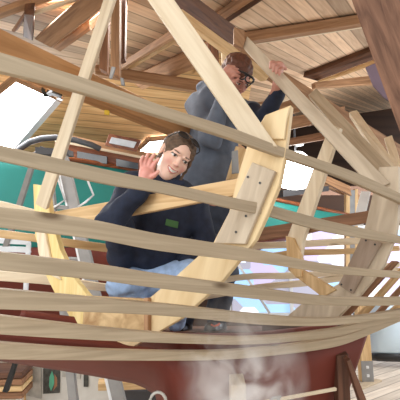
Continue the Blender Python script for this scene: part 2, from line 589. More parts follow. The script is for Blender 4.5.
# the big orange tie beam and its hangers
tb = timber('tie_beam', ((-60, -1), (-60, 36)), ((245, 147), (245, 160)), .1, M['beam'], 'long orange-brown rough tie beam falling to the right across the upper left', dA=1.34, dB=2.95)
for q in (((111.5, 66), (115.5, 67), (113.5, 74), (111, 79), (108.5, 78)), ((120, 77), (123.5, 78), (125, 86), (121, 85))):
    dq = 1 / (.667 - .00136 * 115) - .02
    prism('bracket', [P(x, y, dq) for x, y in q], FWD * .012, M['steel'], tb)
prism('yellow_tag', [P(x, y, 1.94) for x, y in ((104.5, 109.5), (109, 110.5), (108.5, 115), (104, 114))], FWD * .02, M['yellow'], tb)

timber('truss_web', ((34, 39), (51, 48)), ((97, -16), (122, -8)), .09, M['truss'], 'thick sawn diagonal web at the upper left, rising right from the tie beam', k=.86, group=None)
timber('truss_web', ((52, 48), (60, 52)), ((104, 10), (112, 16)), .07, M['truss'], 'thinner lighter diagonal directly beneath the thick upper left web', k=.9)
timber('truss_post', ((24, 14), (34, 15)), ((23, 37), (33, 41)), .08, M['darkbeam'], 'short dark upright at the far upper left above the tie beam', k=.9, cat='post')
timber('roof_batten', ((28, 12), (29, 15)), ((82, -6), (83, -3)), .03, M['pale'], 'thin pale strip under the roof boards at the upper left corner', k=.93, cat='batten')
timber('truss_web', ((11, 31), (14, 33)), ((24, 12), (27, 14)), .04, M['cedar'], 'thin short strut left of the dark upright at the upper left', k=.92, cat='strut')
timber('purlin', ((-20, 14), (-20, 20)), ((40, -8), (46, -4)), .06, M['truss'], 'purlin crossing the extreme upper left corner of the roof', k=.97, cat='purlin')


def post(name, A, B, d, th, mat, label, cat='post'):
    """upright: bottom edge points A, top edge points B share one world distance"""
    Y = P(*A[0], d).y
    def at(x, y):
        r = ray(x, y); return CAM + r * (Y / r.y)
    a0, a1, b0, b1 = at(*A[0]), at(*A[1]), at(*B[0]), at(*B[1])
    e = Vector((0, th, 0))
    vs = [a0, a1, b1, b0, a0 + e, a1 + e, b1 + e, b0 + e]
    fs = [(0, 1, 2, 3), (4, 5, 6, 7), (0, 1, 5, 4), (1, 2, 6, 5), (2, 3, 7, 6), (3, 0, 4, 7)]
    o = put(name, vs, fs, mat, None, ((a0 + b1) / 2 + e / 2, b0 - a0, Vector((1, 0, 0))), bevel=.003)
    return tag(o, label, cat)


post('truss_post', ((99, 68), (107, 72)), ((101, -10), (109.5, -10)), 2.35, .05, M['cedar'], 'light brown upright just right of the crossing pale batten at upper left')
post('truss_post', ((110, 72), (119, 76)), ((112, -10), (119.5, -10)), 2.1, .06, M['truss'], 'middle brown upright standing on the tie beam beside a steel hanger')
post('truss_post', ((118, 60), (124.5, 58)), ((120, -10), (126, -10)), 2.5, .06, M['darkbeam'], 'darker upright tight against the right side of the middle brown upright')
timber('rafter', ((115, 66), (118, 71)), ((186, 20), (190, 27)), .09, M['truss'], 'upper brown rafter rising right from the steel hanger on the tie beam', k=.93, cat='rafter')
timber('rafter', ((118, 71.5), (121, 75)), ((190, 27.5), (193, 33)), .06, M['spall'], 'light strip nailed beneath the upper brown rafter', k=.95, cat='rafter')
timber('rafter', ((128, 79), (142, 90)), ((205, 42), (212, 62)), .1, M['truss'], 'broad lower rafter rising right toward the hooded man', k=.9, cat='rafter')
timber('rafter', ((143, 91), (147, 93)), ((208, 62), (210, 67)), .06, M['spall'], 'light strip along the underside of the broad lower rafter', k=.92, cat='rafter')
timber('ridge_beam', ((168, -24), (155, -8)), ((236, 27), (233, 45)), .14, M['darkbeam'], 'heavy dark brown beam running down from the top centre to a square end', dA=2.2, dB=2.95)
timber('roof_timber', ((165, -4), (162, 3)), ((271, 74), (266, 81)), .07, M['spall'], 'long yellowish timber below the heavy dark beam, passing the man\'s head', dA=2.35, dB=2.75)
timber('roof_timber', ((206, 20), (213, 27)), ((262, -20), (272, -12)), .08, M['truss'], 'brown rafter rising right above the heavy dark beam at top centre', k=.95, cat='rafter')
timber('roof_timber', ((212, 27), (217, 30)), ((273, -12), (277, -9)), .05, M['darkbeam'], 'dark narrow strip below the brown rafter at top centre', k=.96, cat='rafter')
timber('purlin', ((244, 32), (244, 42)), ((420, 5), (420, 14)), .1, M['truss'], 'brown purlin crossing the boarded roof at upper right', k=.95, cat='purlin')
timber('roof_batten', ((244, 43), (244, 45)), ((420, 15), (420, 18)), .04, M['pale'], 'pale strip running under the brown purlin at upper right', k=.97, cat='batten')
timber('purlin', ((303, 77), (317, 81)), ((400, 40), (408, 47)), .1, M['darkbeam'], 'dark purlin rising right behind the near rough timber', k=.9, cat='purlin')
timber('roof_batten', ((317, 82), (319, 84)), ((408, 48), (409, 53)), .05, M['spall'], 'light strip under the dark purlin near the rough timber', k=.92, cat='batten')
timber('purlin', ((315, 82), (316, 87.5)), ((420, 70), (420, 80)), .1, M['truss'], 'lower brown purlin at right reaching behind the purple sheet', k=.8, cat='purlin')
timber('wall_plate', ((240, 44), (236, 54)), ((412, 152), (405, 164)), .12, M['truss'], 'long brown beam falling right behind the pale braces', dA=3.5, dB=4.2)
timber('truss_post', ((207, 37), (218, 38)), ((208, 62), (219, 62)), .07, M['darkbeam'], 'short dark stub behind the man\'s head, left of it', dA=2.9, dB=2.8, cat='post')
prism_pts = [P(x, y, 2.75) for x, y in ((221, 46), (229, 48), (231, 58), (222, 64))]
tag(prism('wedge_block', prism_pts, FWD * .04, M['pale']), 'small pale wedge block just left of the man\'s hair', 'block')
timber('purlin', ((190, 112), (190, 126)), ((300, 96), (300, 112)), .1, M['truss'], 'brown tie behind the man, level with his raised elbow', dA=3.6, dB=3.9, cat='purlin')
timber('roof_batten', ((250, 108), (250, 113)), ((300, 91), (300, 96)), .04, M['pale'], 'pale strip between the man\'s sleeve and the long brown beam', dA=3.4, dB=3.5, cat='batten')
timber('purlin', ((286, 118), (286, 130)), ((345, 106), (345, 118)), .1, M['truss'], 'brown timber under the first pale brace, right of the frame top', dA=4.2, dB=4.4, cat='purlin')
timber('purlin', ((280, 140), (280, 147)), ((360, 125), (360, 133)), .1, M['cedar'], 'light brown tie above the glowing lamp', dA=4.3, dB=4.3, cat='purlin')
timber('purlin', ((310, 168), (312, 176)), ((350, 186), (352, 196)), .1, M['truss'], 'orange-brown brace falling right beside the glowing lamp', dA=5.6, dB=5.6, cat='brace')
timber('purlin', ((95, 64), (95, 74)), ((240, 86), (240, 98)), .1, M['truss'], 'broad brown timber behind the tie beam and the man\'s shoulder', dA=4.0, dB=4.2, cat='purlin')
# near rough timber
rt = plank('rough_timber', ((290, -168), (343, -188)), ((520, 459), (573, 439)), .78, .78, .12, M['rough'], bevel=.004, ext=ray(372, 55) * .12)
tag(rt, 'close dark rough-sawn timber leaning across the upper right corner', 'timber')
ps = [P(x, y, 1.5) for x, y in ((366, 67), (375, 63), (381, 70), (388, 84), (391, 102), (384, 97), (374, 86))]
tag(prism('plastic_sheet', ps, FWD * .01, M['purple']), 'dull purple curved sheet edge peeking from behind the rough timber', 'sheet')
tag(tube('conduit_pipe', [P(78, 98.5, 2.4), P(120, 114.5, 2.7), P(185, 141, 3.2)], .006, M['white']), 'thin white conduit running under the orange tie beam', 'pipe')

# ================================================================== HULL: near battens
def dhull(x): return 1 / (1.03 - (1.03 - .588) * x / 400)


boat = empty('boat', P(200, 400, 1.7))
tag(boat, 'wooden boat hull being built, pale ribs and battens above a dark red bottom', 'boat')

BAT = [
 ([(-45, 39, 65), (0, 52, 75), (50, 67, 87), (100, 83, 101), (170, 108, 122.5), (230, 127, 141), (280, 146, 158.5), (320, 159.5, 171.5), (360, 174, 187), (400, 193, 204.5), (440, 213, 223)], -.06,
  'topmost hull batten, crossing in front of the hooded man\'s waist'),
 ([(-45, 137, 156), (0, 145, 163), (100, 168, 185), (160, 181, 195), (240, 199, 212), (270, 205, 218), (330, 221, 234), (400, 235.5, 245), (440, 242, 250)], 0,
  'second hull batten from the top, passing just below the raised hand'),
 ([(-45, 202, 225), (0, 207, 229), (50, 213, 235), (100, 221, 241), (160, 234, 252), (260, 250, 264), (300, 259, 270), (340, 266, 275), (400, 271.5, 279), (440, 272, 279)], .01,
  'third hull batten from the top, crossing the young woman\'s waist'),
 ([(-45, 247, 268), (0, 251, 271), (100, 264, 281), (160, 273.5, 289), (260, 287, 300), (300, 293, 304.5), (340, 296.5, 306), (400, 297, 305.5), (440, 293, 300)], .04,
  'fourth hull batten from the top, crossing the light blue jeans'),
 ([(-45, 283, 307), (0, 287.5, 310), (100, 297, 313), (180, 304.5, 317.5), (260, 313.5, 325), (330, 317.5, 326), (400, 309, 316.5), (440, 296, 303)], .1,
  'fifth hull batten from the top, just under the young woman\'s seat'),
 ([(-45, 308, 330), (0, 314, 335), (100, 326, 341), (200, 334.5, 344.5), (260, 335.5, 344.5), (330, 328.5, 338), (365, 320, 329), (400, 311, 319), (440, 298, 306)], .18,
  'sixth hull batten from the top, passing in front of the dark boots'),
 ([(-45, 335, 357), (0, 341, 360), (100, 348, 361), (200, 350, 361), (260, 347, 357.5), (330, 337.5, 348.5), (365, 327.5, 337), (400, 314.5, 322), (440, 300, 307)], .24,
  'lowest hull batten, lying along the top of the dark red bottom'),
]


def batten(name, pts, extra, dfun, th, mat, lean=0):
    cv = catmull(pts, 5)
    front, back = [], []
    for q in cv:
        d = dfun(q[0]) + extra
        t, b = P(q[0], q[1], d - lean), P(q[0], q[2], d + lean)
        front.append((t, b))
    vs, n = [], len(front)
    for i, (t, b) in enumerate(front):
        j, k = min(i + 1, n - 1), max(i - 1, 0)
        tx = (front[j][0] - front[k][0]).normalized()
        nn = tx.cross(t - b).normalized()
        if nn.dot(t - CAM) < 0: nn = -nn
        vs += [t, b, b + nn * th, t + nn * th]
    fs = []
    for i in range(n - 1):
        for k in range(4):
            fs.append((4 * i + k, 4 * i + (k + 1) % 4, 4 * i + 4 + (k + 1) % 4, 4 * i + 4 + k))
    fs += [(0, 1, 2, 3), tuple(4 * n - 4 + k for k in range(4))]
    return put(name, vs, fs, mat, boat, (sum(vs, Vector()) / len(vs), vs[-1] - vs[0], front[0][0] - front[0][1]), bevel=.002)


for k, (pts, ex, lab) in enumerate(BAT):
    # the faces seen below / above eye level belong to the measured height
    up, dn = ((0, 3.6), (0, 2.4), (0, 1.2), (1, .4), (1.6, .4), (2.0, .4), (2.2, .4))[k]
    pts = [(x, t + up * (1 - x / 800), b - dn * (1 - x / 800)) for x, t, b in pts]
    batten('hull_batten', pts, ex, dhull, .024, M['batten'])

# far side battens seen through the hull
def dfar(x): return 1 / (.50 - .07 * x / 400)


FAR = [
 ([(-40, 192, 202), (0, 201, 211), (34, 209.5, 219), (100, 226, 235), (180, 240, 248), (260, 242.5, 249), (345, 238.5, 245), (400, 236, 241)],
  'uppermost far side batten, seen level with the small teal patch at right', 'far'),
 ([(-40, 226, 234), (0, 230, 238), (35, 234.5, 242), (97, 243, 251), (180, 253, 260), (260, 254, 261), (298, 250, 256), (345, 249, 254.5), (400, 246, 251)],
  'second far side batten, orange where it crosses the bright window at right', 'far'),
 ([(-40, 267, 278), (0, 271, 281), (50, 275.5, 285), (115, 285, 292), (180, 284, 290), (245, 274.5, 280), (290, 273, 279), (345, 270, 275), (400, 262, 267)],
  'third far side batten, passing behind the young woman\'s knees', 'far'),
 ([(150, 303, 310), (210, 293, 299), (262, 284.5, 290), (300, 281, 287), (345, 275, 281), (400, 268, 273)],
  'lowest far side batten, seen below the bright window', 'far'),
]
for i, (pts, lab, g) in enumerate(FAR):
    batten('far_batten', pts, .12 if i else .15, dfar, .024, M['spall'] if i == 1 else M['pale'])

# ------------------------------------------------------------------ frames
F0 = P(262, 173, 1.37); U1 = Vector((-.966, .6, 0)).normalized()
N1 = Vector((U1.y, -U1.x, 0))
if N1.y < 0: N1 = -N1


def fp(pts, off=0.0, p0=F0, n=N1): return [onplane(x, y, p0 + n * off, n) for x, y in pts]


near_arm = [(265, 115), (291, 105), (287.5, 135), (284, 160), (279, 185), (267, 214), (255, 240), (237.5, 262), (222, 281), (206, 296), (180, 319), (158, 332), (128, 350), (116, 342), (147, 331), (147, 300), (177, 275), (197, 257), (213, 243), (229, 212), (236, 182), (247, 146)]
fr1 = prism('frame', fp(near_arm), N1 * .028, M['ply'], boat, xdir=Vector((.3, -.1, .9)))
prism('upper_layer', fp([(252, 139), (284, 139), (286.5, 120), (289.5, 107), (265, 116)], -.012), N1 * .011, M['ply'], fr1, xdir=Vector((.2, 0, 1)))
gus = prism('gusset', fp([(252, 162), (275, 171), (268, 188), (245, 244), (214, 243), (230, 210)], -.02), N1 * .019, M['greyply'], fr1, xdir=Vector((.3, -.1, .9)))


def screw(px, py, parent, p0, n, off, r=.0045):
    c = onplane(px, py, p0 + n * off, n)
    u = Vector((-n.y, n.x, 0)); z = Vector((0, 0, 1))
    prism('screw', [c + (u * math.cos(k * math.pi / 4) + z * math.sin(k * math.pi / 4)) * r for k in range(8)], n * -.002, M['screw'], parent, bevel=0)


for q in ((248, 177), (260, 183), (246, 216), (236, 232)):
    screw(*q, fr1, F0, N1, -.0205)
far_arm = [(33, 184), (46, 186), (50, 215), (60, 250), (73, 277), (86, 294), (92, 300), (84, 327), (74, 325), (66, 311), (55, 294), (46, 276), (35, 236)]
prism('futtock', fp(far_arm), N1 * .03, M['yellowend'], fr1, xdir=Vector((0, 0, 1)))
prism('doubler', fp([(36, 232), (45, 233), (50, 259), (60, 280), (44, 272), (38, 252)], -.014), N1 * .013, M['pale'], fr1, xdir=Vector((0, 0, 1)))
prism('floor_timber', fp([(84, 296), (144, 299), (145, 331), (82, 327)], -.004), N1 * .04, M['osb'], fr1, xdir=U1)
prism('cleat', fp([(143.5, 298), (148, 298), (148, 331), (143.5, 331)], -.02), N1 * .05, M['truss'], fr1, xdir=Vector((0, 0, 1)))

sp = prism('cross_spall', fp([(46, 213), (240, 178), (252, 180), (250, 194), (236, 195), (140, 213.5), (46, 229)], -.014 + .045), N1 * .026, M['spall'], boat, xdir=U1)

# second frame
F2 = P(385, 200, 1.74); U2 = Vector((-.7, .71, 0)).normalized(); N2 = Vector((U2.y, -U2.x, 0))
if N2.y < 0: N2 = -N2
arm2 = [(379, 167), (398, 166), (399, 190), (397.5, 220), (395, 237), (382, 268), (360, 295), (337, 318), (285, 318), (300, 305), (320, 294), (338, 284), (352, 262), (362, 238), (366, 222)]
fr2 = prism('frame', fp(arm2, 0, F2, N2), N2 * .03, M['greyply'], boat, xdir=Vector((.2, -.1, .9)))
gus2 = prism('gusset', fp([(361, 237.5), (381, 243), (352, 294), (338.5, 285)], -.022, F2, N2), N2 * .021, M['greybrown'], fr2, xdir=Vector((.3, -.1, .9)))
for q in ((366, 240.5), (375, 244.5), (341.5, 284.5), (351, 290)):
    screw(*q, fr2, F2, N2, -.0225)
prism('futtock', fp([(330, 124), (340, 128), (303, 240), (300, 262), (288, 262), (286, 240)], .0, F2, N2), N2 * .03, M['pale'], fr2, xdir=Vector((0, 0, 1)))
prism('futtock', fp([(288, 258), (301, 258), (302, 270), (336, 290), (322, 297), (296, 277), (288, 270)], -.012, F2, N2), N2 * .03, M['spall'], fr2, xdir=Vector((0, 0, 1)))
prism('splice_block', fp([(285.5, 236), (293, 238), (301, 255), (302, 277), (295, 277), (287, 262)], -.02, F2, N2), N2 * .018, M['spall'], fr2, xdir=Vector((0, 0, 1)))
sp2 = prism('cross_spall', fp([(246, 230), (369, 210.5), (369, 222), (246, 243)], .04, F2, N2), N2 * .026, M['cedar'], boat, xdir=U2)

# bow cant frames
for i, (A, B, lab) in enumerate((
        (((394, 262), (400, 262)), ((336, 322), (345, 322)), 'leftmost narrow slanting bow timber behind the right frame'),
        (((403, 268), (409, 268)), ((350, 326), (358, 326)), 'second narrow slanting bow timber from the right frame'),
        (((412, 276), (418, 276)), ((364, 328), (371, 326)), 'third narrow slanting bow timber from the right frame'),
        (((422, 284), (428, 284)), ((379, 322), (386, 320)), 'rightmost narrow slanting bow timber at the photo\'s edge'))):
    o = plank('bow_timber', A, B, 2.02 + i * .06, 2.04 + i * .05, .03, M['spall'] if i % 2 else M['cedar'], boat)

# ------------------------------------------------------------------ braces
def brace(name, A, B, dA, dB, th, mat, label, cat='brace'):
    return tag(plank(name, A, B, dA, dB, th, mat), label, cat)


brace('brace_plank', ((135, -20), (160.5, -20)), ((246, 140), (278, 147)), 1.36, 1.312, .02, M['pale'], 'widest pale brace plank, slanting down from the top centre to the frame top')
brace('brace_batten', ((110, -20), (120.5, -20)), ((35, 204), (46, 210)), 1.65, 1.86, .04, M['pale'], 'slim pale batten slanting down left from the top edge to the left frame arm')
p3 = brace('brace_plank', ((247, 36), (243, 47.5)), ((390, 183), (374, 190)), 2.15, 1.72, .045, M['greyply'], 'pale brace the man grips, slanting down right to the second frame')
blk = prism('end_block', [P(x, y, 2.13) for x, y in ((234, 27), (244, 30), (245, 40), (243, 48), (234, 43))], FWD * .05, M['truss'], p3)
brace('brace_plank', ((308, 95), (316, 88)), ((372, 172), (397, 172)), 2.7, 1.86, .04, M['batten'], 'browner brace lying close behind the pale brace the man grips')
brace('brace_plank', ((349, 112), (357, 110)), ((385, 166), (402, 172)), 3.0, 2.0, .04, M['pale'], 'short yellowish brace right of the browner brace')
brace('brace_plank', ((384, 138), (392, 135)), ((394, 170), (404, 172)), 2.9, 2.3, .04, M['pale'], 'shortest pale brace, at the right edge below the rough timber')
brace('prop_strip', ((361, 191), (371, 191)), ((353, 222), (364, 222)), 3.0, 2.6, .03, M['white'], 'bright white upright strip just left of the right frame arm', 'strip')
brace('prop_strip', ((235, 261), (237, 260)), ((268, 313), (270.5, 312)), 2.9, 2.4, .01, M['white'], 'thin white strip slanting right between the two frames, low down', 'strip')
brace('clamp_plate', ((232, 151), (238, 150)), ((232, 174), (239, 173)), 2.0, 2.0, .02, M['steel'], 'small grey steel plate beside the middle frame above the spall', 'plate')
brace('stub_block', ((236, 146), (250, 150)), ((226, 180), (240, 178)), 2.15, 2.15, .05, M['spall'], 'light wood stub behind the steel plate and the middle frame', 'block')

# ------------------------------------------------------------------ red hull bottom
def hull_bottom():
    top = [(-45, 327), (0, 333), (60, 339), (110, 344), (135, 350), (200, 352), (260, 350), (330, 341), (350, 336), (366, 331)]
    low = [(-45, 350), (0, 357), (60, 366.5), (100, 373.5), (137, 380.5), (153, 388), (166, 402), (174, 440), (176, 570)]
    T = catmull([(x, y, dhull(x) + .30) for x, y in top], 6)
    n = len(T)
    # lower edge: along the run of the hull, then down the deadwood, along the keel and up to the stem
    lowc = catmull([(x, y, 0) for x, y in low], 6)
    rows = [[] for _ in range(9)]
    m = len(lowc)
    for i in range(n):
        u = i / (n - 1)
        x, y, d = T[i]
        # bottom partner
        if x < 137:
            bx, by = x, np.interp(x, [p[0] for p in low[:5]], [p[1] for p in low[:5]])
            bd = d + .30
        else:
            s = (x - 137) / (366 - 137)
            xs = [0, .05, .11, .17, 1.0]
            bx = np.interp(s, xs, [137, 153, 166, 178, 285]); by = np.interp(s, xs, [380.5, 388, 402, 570, 570])
            bd = d + .22 + .08 * (1 - s)
        for k in range(9):
            v = k / 8
            dep = d + (bd - d) * (v ** 1.5)
            rows[k].append(P(x + (bx - x) * v, y + (by - y) * v, dep))
    return rows


hb = boat
loft('bottom_planking', hull_bottom(), M['red'], hb, th=.03)
rows = [[p + N1 * .02 + Vector((0, .42 * (1 - abs(k - 4) / 8 * 0), 0)) + Vector((0, 0, .0)) for p in r] for k, r in enumerate(hull_bottom())]
loft('far_planking', rows, M['red'], hb, th=.03)
# inside floor the man stands on
fb = prism('floorboard', [P(140, 332, 2.25), P(262, 332, 2.25), P(262, 326, 2.75), P(140, 326, 2.75)], Vector((0, 0, -.03)), M['shore'], boat)

# shore props
sh = empty('hull_shore', P(345, 420, 1.75))
tag(sh, 'brown timber shore with a slanting leg propping the red bottom', 'shore')
plank('shore_post', ((337, 356), (348.5, 354)), ((343, 552), (358, 552)), 1.8, 1.8, .06, M['shore'], sh)
plank('shore_brace', ((347, 362), (350.5, 359)), ((412, 556), (426, 552)), 1.74, 1.74, .05, M['shore'], sh)

# ================================================================== PEOPLE
def npv(v): return np.array(v, np.float32)


SKIN = npv(srgb(238, 198, 178)[:3]); LIP = npv(srgb(196, 104, 98)[:3]); PINK = npv(srgb(226, 148, 136)[:3])
BROW = npv(srgb(84, 60, 46)[:3]); WHITE = npv(srgb(236, 230, 224)[:3]); DARK = npv(srgb(46, 34, 30)[:3]); TEETH = npv(srgb(244, 238, 228)[:3])


def head_frame(c, yaw, roll, pitch):
    """axes (x: image right, y: face direction, z: up) of a head at c"""
    f = (CAM - c).normalized()
    r = f.cross(Vector((0, 0, 1))).normalized() * -1
    if r.x < 0: r = -r
    u = r.cross(-f).normalized()
    if u.z < 0: u = -u
    r2 = r * math.cos(roll) - u * math.sin(roll); u2 = u * math.cos(roll) + r * math.sin(roll)
    f3 = f * math.cos(yaw) + r2 * math.sin(yaw); r3 = r2 * math.cos(yaw) - f * math.sin(yaw)
    f4 = f3 * math.cos(pitch) - u2 * math.sin(pitch); u4 = u2 * math.cos(pitch) + f3 * math.sin(pitch)
    return np.array([list(r3), list(f4), list(u4)], np.float32)     # rows are axes


def head_prims(c, A, male=False, smile=True):
    c = npv(c)
    def W(x, y, z): return c + x * A[0] + y * A[1] + z * A[2]
    R = A.T
    j = 1.08 if male else 1.0
    L = [(ell(W(0, -.014, .036), (.073, .092, .078), R), 0),
         (ell(W(0, .028, -.034), (.056 * j, .060, .074), R), .03),
         (ell(W(0, .058, -.090), (.024 * j, .022, .020), R), .03),
         (ell(W(.040, .052, -.022), (.022, .022, .022), R), .025),
         (ell(W(-.040, .052, -.022), (.022, .022, .022), R), .025),
         (cone(W(0, .084, .014), W(0, .101 if not male else .106, -.017), .0055, .0085), .012),
         (ell(W(.009, .092, -.021), (.007, .008, .0055), R), .007),
         (ell(W(-.009, .092, -.021), (.007, .008, .0055), R), .007)]
    for s in (-1, 1):
        L.append((ell(W(s * .030, .098, .012), (.017, .014, .010), R), -.012))
        L.append((ell(W(s * .031, .0745, .012), (.0125, .0125, .0125), R), .0))
        L.append((cone(W(s * .016, .086, .028), W(s * .044, .074, .030), .006, .005), .012))
        L.append((ell(W(s * .074, -.006, .0), (.010, .020, .031), R), .006))
    # lips
    w = .028
    up = [W(-w, .074, -.0455), W(-.012, .086, -.0485), W(0, .0885, -.0495), W(.012, .086, -.0485), W(w, .074, -.0455)]
    lo = [W(-w, .074, -.0465), W(-.012, .083, -.0615), W(0, .0855, -.0640), W(.012, .083, -.0615), W(w, .074, -.0465)]
    for l in (up, lo):
        for a, b in zip(l, l[1:]): L.append((cone(a, b, .0035, .0035), .006))
    return L, W


def head_colors(v, c, A, base, male=False):
    q = (v - npv(c)) @ A.T
    x, y, z = q[:, 0], q[:, 1], q[:, 2]
    col = np.tile(base, (len(v), 1)).astype(np.float32)
    front = (y > .03) & (np.abs(x) < .08) & (z > -.13) & (z < .12)
    def blend(mask, c2, a):
        w = (np.clip(mask, 0, 1) * a * front)[:, None]
        col[:] = col * (1 - w) + c2 * w
    for s in (-1, 1):
        blend(1 - np.sqrt((x - s * .040) ** 2 + (z + .028) ** 2) / .026, PINK, .7)
    blend(1 - np.sqrt(x ** 2 + ((z + .022)) ** 2) / .018, PINK, .5)
    # mouth: open smile between two curves
    t = np.clip(np.abs(x) / .0285, 0, 1)
    top = -.0485 + .004 * t ** 2; lowc = -.0625 + .0165 * t ** 2
    inm = (np.abs(x) < .0285) & (y > .05)
    lipm = inm & (z < top + .004) & (z > lowc - .0045)
    col[lipm & front] = LIP
    teeth = inm & (z < top - .0005) & (z > lowc + .002) & (np.abs(x) < .024)
    if not male: col[teeth & front] = TEETH
    for s in (-1, 1):
        ex = x - s * .031
        br = (np.abs(z - (.0315 - 4.0 * (ex - s * .002) ** 2)) < .0023) & (np.abs(ex) < .015)
        col[br & front] = BROW
        h = .0062 * np.sqrt(np.clip(1 - (ex / .0145) ** 2, 0, 1))
        eye = (np.abs(ex) < .0145) & (np.abs(z - .0115) < h)
        col[eye & front] = WHITE
        iris = ((ex / .0062) ** 2 + ((z - .0118) / .0066) ** 2 < 1) & (np.abs(z - .0115) < h + .001)
        col[iris & front] = DARK
        lash = (np.abs(ex) < .0165) & (np.abs(z - .0115 - h) < .0022)
        col[lash & front] = DARK * 1.3
    return col


# ---------------------------------------------------------------- young woman
G_HEAD = P(175, 156.8, 1.92)
GA = head_frame(G_HEAD, math.radians(17), math.radians(33), math.radians(4))
gh, GW = head_prims(G_HEAD, GA)
dH = 1.63
gh.append((cone(GW(0, -.02, -.06), npv(P(164, 196, 1.97)), .046, .055), .03))
gh.append((cone(npv(P(164, 196, 1.97)), npv(P(134, 190, 1.86)), .055, .045), .03))
gh.append((cone(npv(P(164, 196, 1.97)), npv(P(196, 200, 2.02)), .055, .045), .03))
gh.append((cone(npv(P(164, 196, 1.97)), npv(P(155, 262, 2.03)), .075, .07), .05))
gh.append((cone(npv(P(134, 190, 1.86)), npv(P(106, 222, 1.68)), .04, .034), .03))
gh.append((cone(npv(P(106, 222, 1.68)), npv(P(143.5, 184, dH)), .034, .024), .02))
hand_p = [
    (cone(npv(P(143.5, 184, dH)), npv(P(146, 174, dH)), .024, .026), .015),
    (ell(npv(P(146.8, 172, dH)), (.031, .014, .034)), .012),
    (cone(npv(P(141.8, 167.5, dH)), npv(P(141.3, 161, dH - .006)), .0085, .0075), .006),
    (cone(npv(P(141.3, 161, dH - .006)), npv(P(143, 156.5, dH - .016)), .0075, .0062), .003),
    (cone(npv(P(145, 166, dH)), npv(P(146, 159, dH - .004)), .009, .008), .006),
    (cone(npv(P(146, 159, dH - .004)), npv(P(148.2, 153.6, dH - .012)), .008, .0066), .003),
    (cone(npv(P(148.8, 166, dH)), npv(P(151, 159.5, dH - .004)), .009, .008), .006),
    (cone(npv(P(151, 159.5, dH - .004)), npv(P(154.2, 154.2, dH - .012)), .008, .0066), .003),
    (cone(npv(P(151.8, 168.5, dH)), npv(P(155, 162.8, dH - .004)), .009, .008), .006),
    (cone(npv(P(155, 162.8, dH - .004)), npv(P(158.4, 159, dH - .012)), .008, .0066), .003),
    (cone(npv(P(149, 178, dH - .005)), npv(P(154, 175.4, dH - .02)), .012, .010), .008),
    (cone(npv(P(154, 175.4, dH - .02)), npv(P(158.2, 171.8, dH - .03)), .0095, .0075), .004),
]
gv, gf = surface(union(gh + hand_p), npv(P(176, 240, 1.85)) - npv((.5, .42, .3)), npv(P(176, 240, 1.85)) + npv((.25, .32, .62)), .0028)
gc = head_colors(gv, G_HEAD, GA, SKIN)
hm = (gv - npv(P(147, 170, dH)))
hd = np.clip(1 - (np.sqrt((hm ** 2).sum(1)) - .05) / .05, 0, 1)[:, None]
gc = gc * (1 - hd * .75) + npv(srgb(218, 140, 130)[:3]) * hd * .75
girl = put_np('person', gv, gf, M['skin'], None, gc)
tag(girl, 'smiling young woman in a navy jacket sitting inside the hull, raising one open hand', 'person')


def fold(f, amp, fr, seed):
    rs = np.random.RandomState(seed); dirs = rs.normal(size=(5, 3)).astype(np.float32); ph = rs.uniform(0, 6.28, 5)
    def g(p):
        d = f(p); s = 0
        near = np.abs(d) < .05
        pp = p[near]; s = np.zeros(len(pp), np.float32)
        for i in range(5): s += np.sin(pp @ (dirs[i] * fr) + ph[i] + 1.3 * np.sin(pp @ (dirs[(i + 2) % 5] * fr * .5)))
        d = d.copy(); d[near] += s * amp / 3
        return d
    return g


jk = [(ell(npv(P(163, 216, 1.98)), (.165, .11, .17)), 0),
      (ell(npv(P(150, 250, 1.99)), (.19, .125, .11)), .06),
      (cone(npv(P(166, 191, 1.965)), npv(P(134, 184.5, 1.88)), .08, .064), .05),
      (cone(npv(P(166, 191, 1.955)), npv(P(196, 201, 2.02)), .08, .062), .05),
      (cone(npv(P(134, 185, 1.87)), npv(P(109, 223, 1.67)), .062, .055), .03),
      (cone(npv(P(109, 224, 1.66)), npv(P(141, 189, 1.63)), .053, .038), .02),
      (cone(npv(P(196, 201, 2.02)), npv(P(206, 240, 1.97)), .06, .05), .03),
      (cone(npv(P(206, 240, 1.97)), npv(P(186, 262, 1.9)), .05, .042), .02),
      (cone(npv(P(120, 228, 1.79)), npv(P(122, 256, 1.92)), .066, .07), .03),
      (cone(npv(P(164, 192, 1.98)), npv(P(167, 178.5, 1.975)), .075, .066), .02),
      (ell(npv(P(176, 183, 1.885)), (.05, .012, .024)), .02)]
lo = npv(P(155, 225, 1.85)) - npv((.42, .42, .3)); hi = npv(P(155, 225, 1.85)) + npv((.42, .4, .35))
jv, jf = surface(fold(union(jk), .006, 32, 3), lo, hi, .006)
jacket = put_np('jacket', jv, jf, M['navy'], girl)
pc = [hit(jacket, x, y, .012) for x, y in ((166.5, 219), (177.5, 222), (176.5, 228), (165.5, 225))]
if all(p[0] is not None for p in pc):
    prism('jacket_print', [p[0] for p in pc], FWD * .016, M['green'], jacket, bevel=0)
jn = [(cone(npv(P(152, 278, 2.02)), npv(P(122, 286, 1.87)), .10, .072), 0),
      (cone(npv(P(158, 278, 2.0)), npv(P(190, 276, 1.86)), .10, .068), .03),
      (cone(npv(P(122, 286, 1.87)), npv(P(150, 318, 1.95)), .066, .05), .03),
      (cone(npv(P(190, 276, 1.86)), npv(P(176, 320, 1.98)), .066, .05), .03)]
lo = npv(P(155, 295, 1.95)) - npv((.35, .3, .22)); hi = npv(P(155, 295, 1.95)) + npv((.35, .3, .25))
nv, nf = surface(fold(union(jn), .006, 30, 8), lo, hi, .006)
put_np('jeans', nv, nf, M['jeans'], girl)

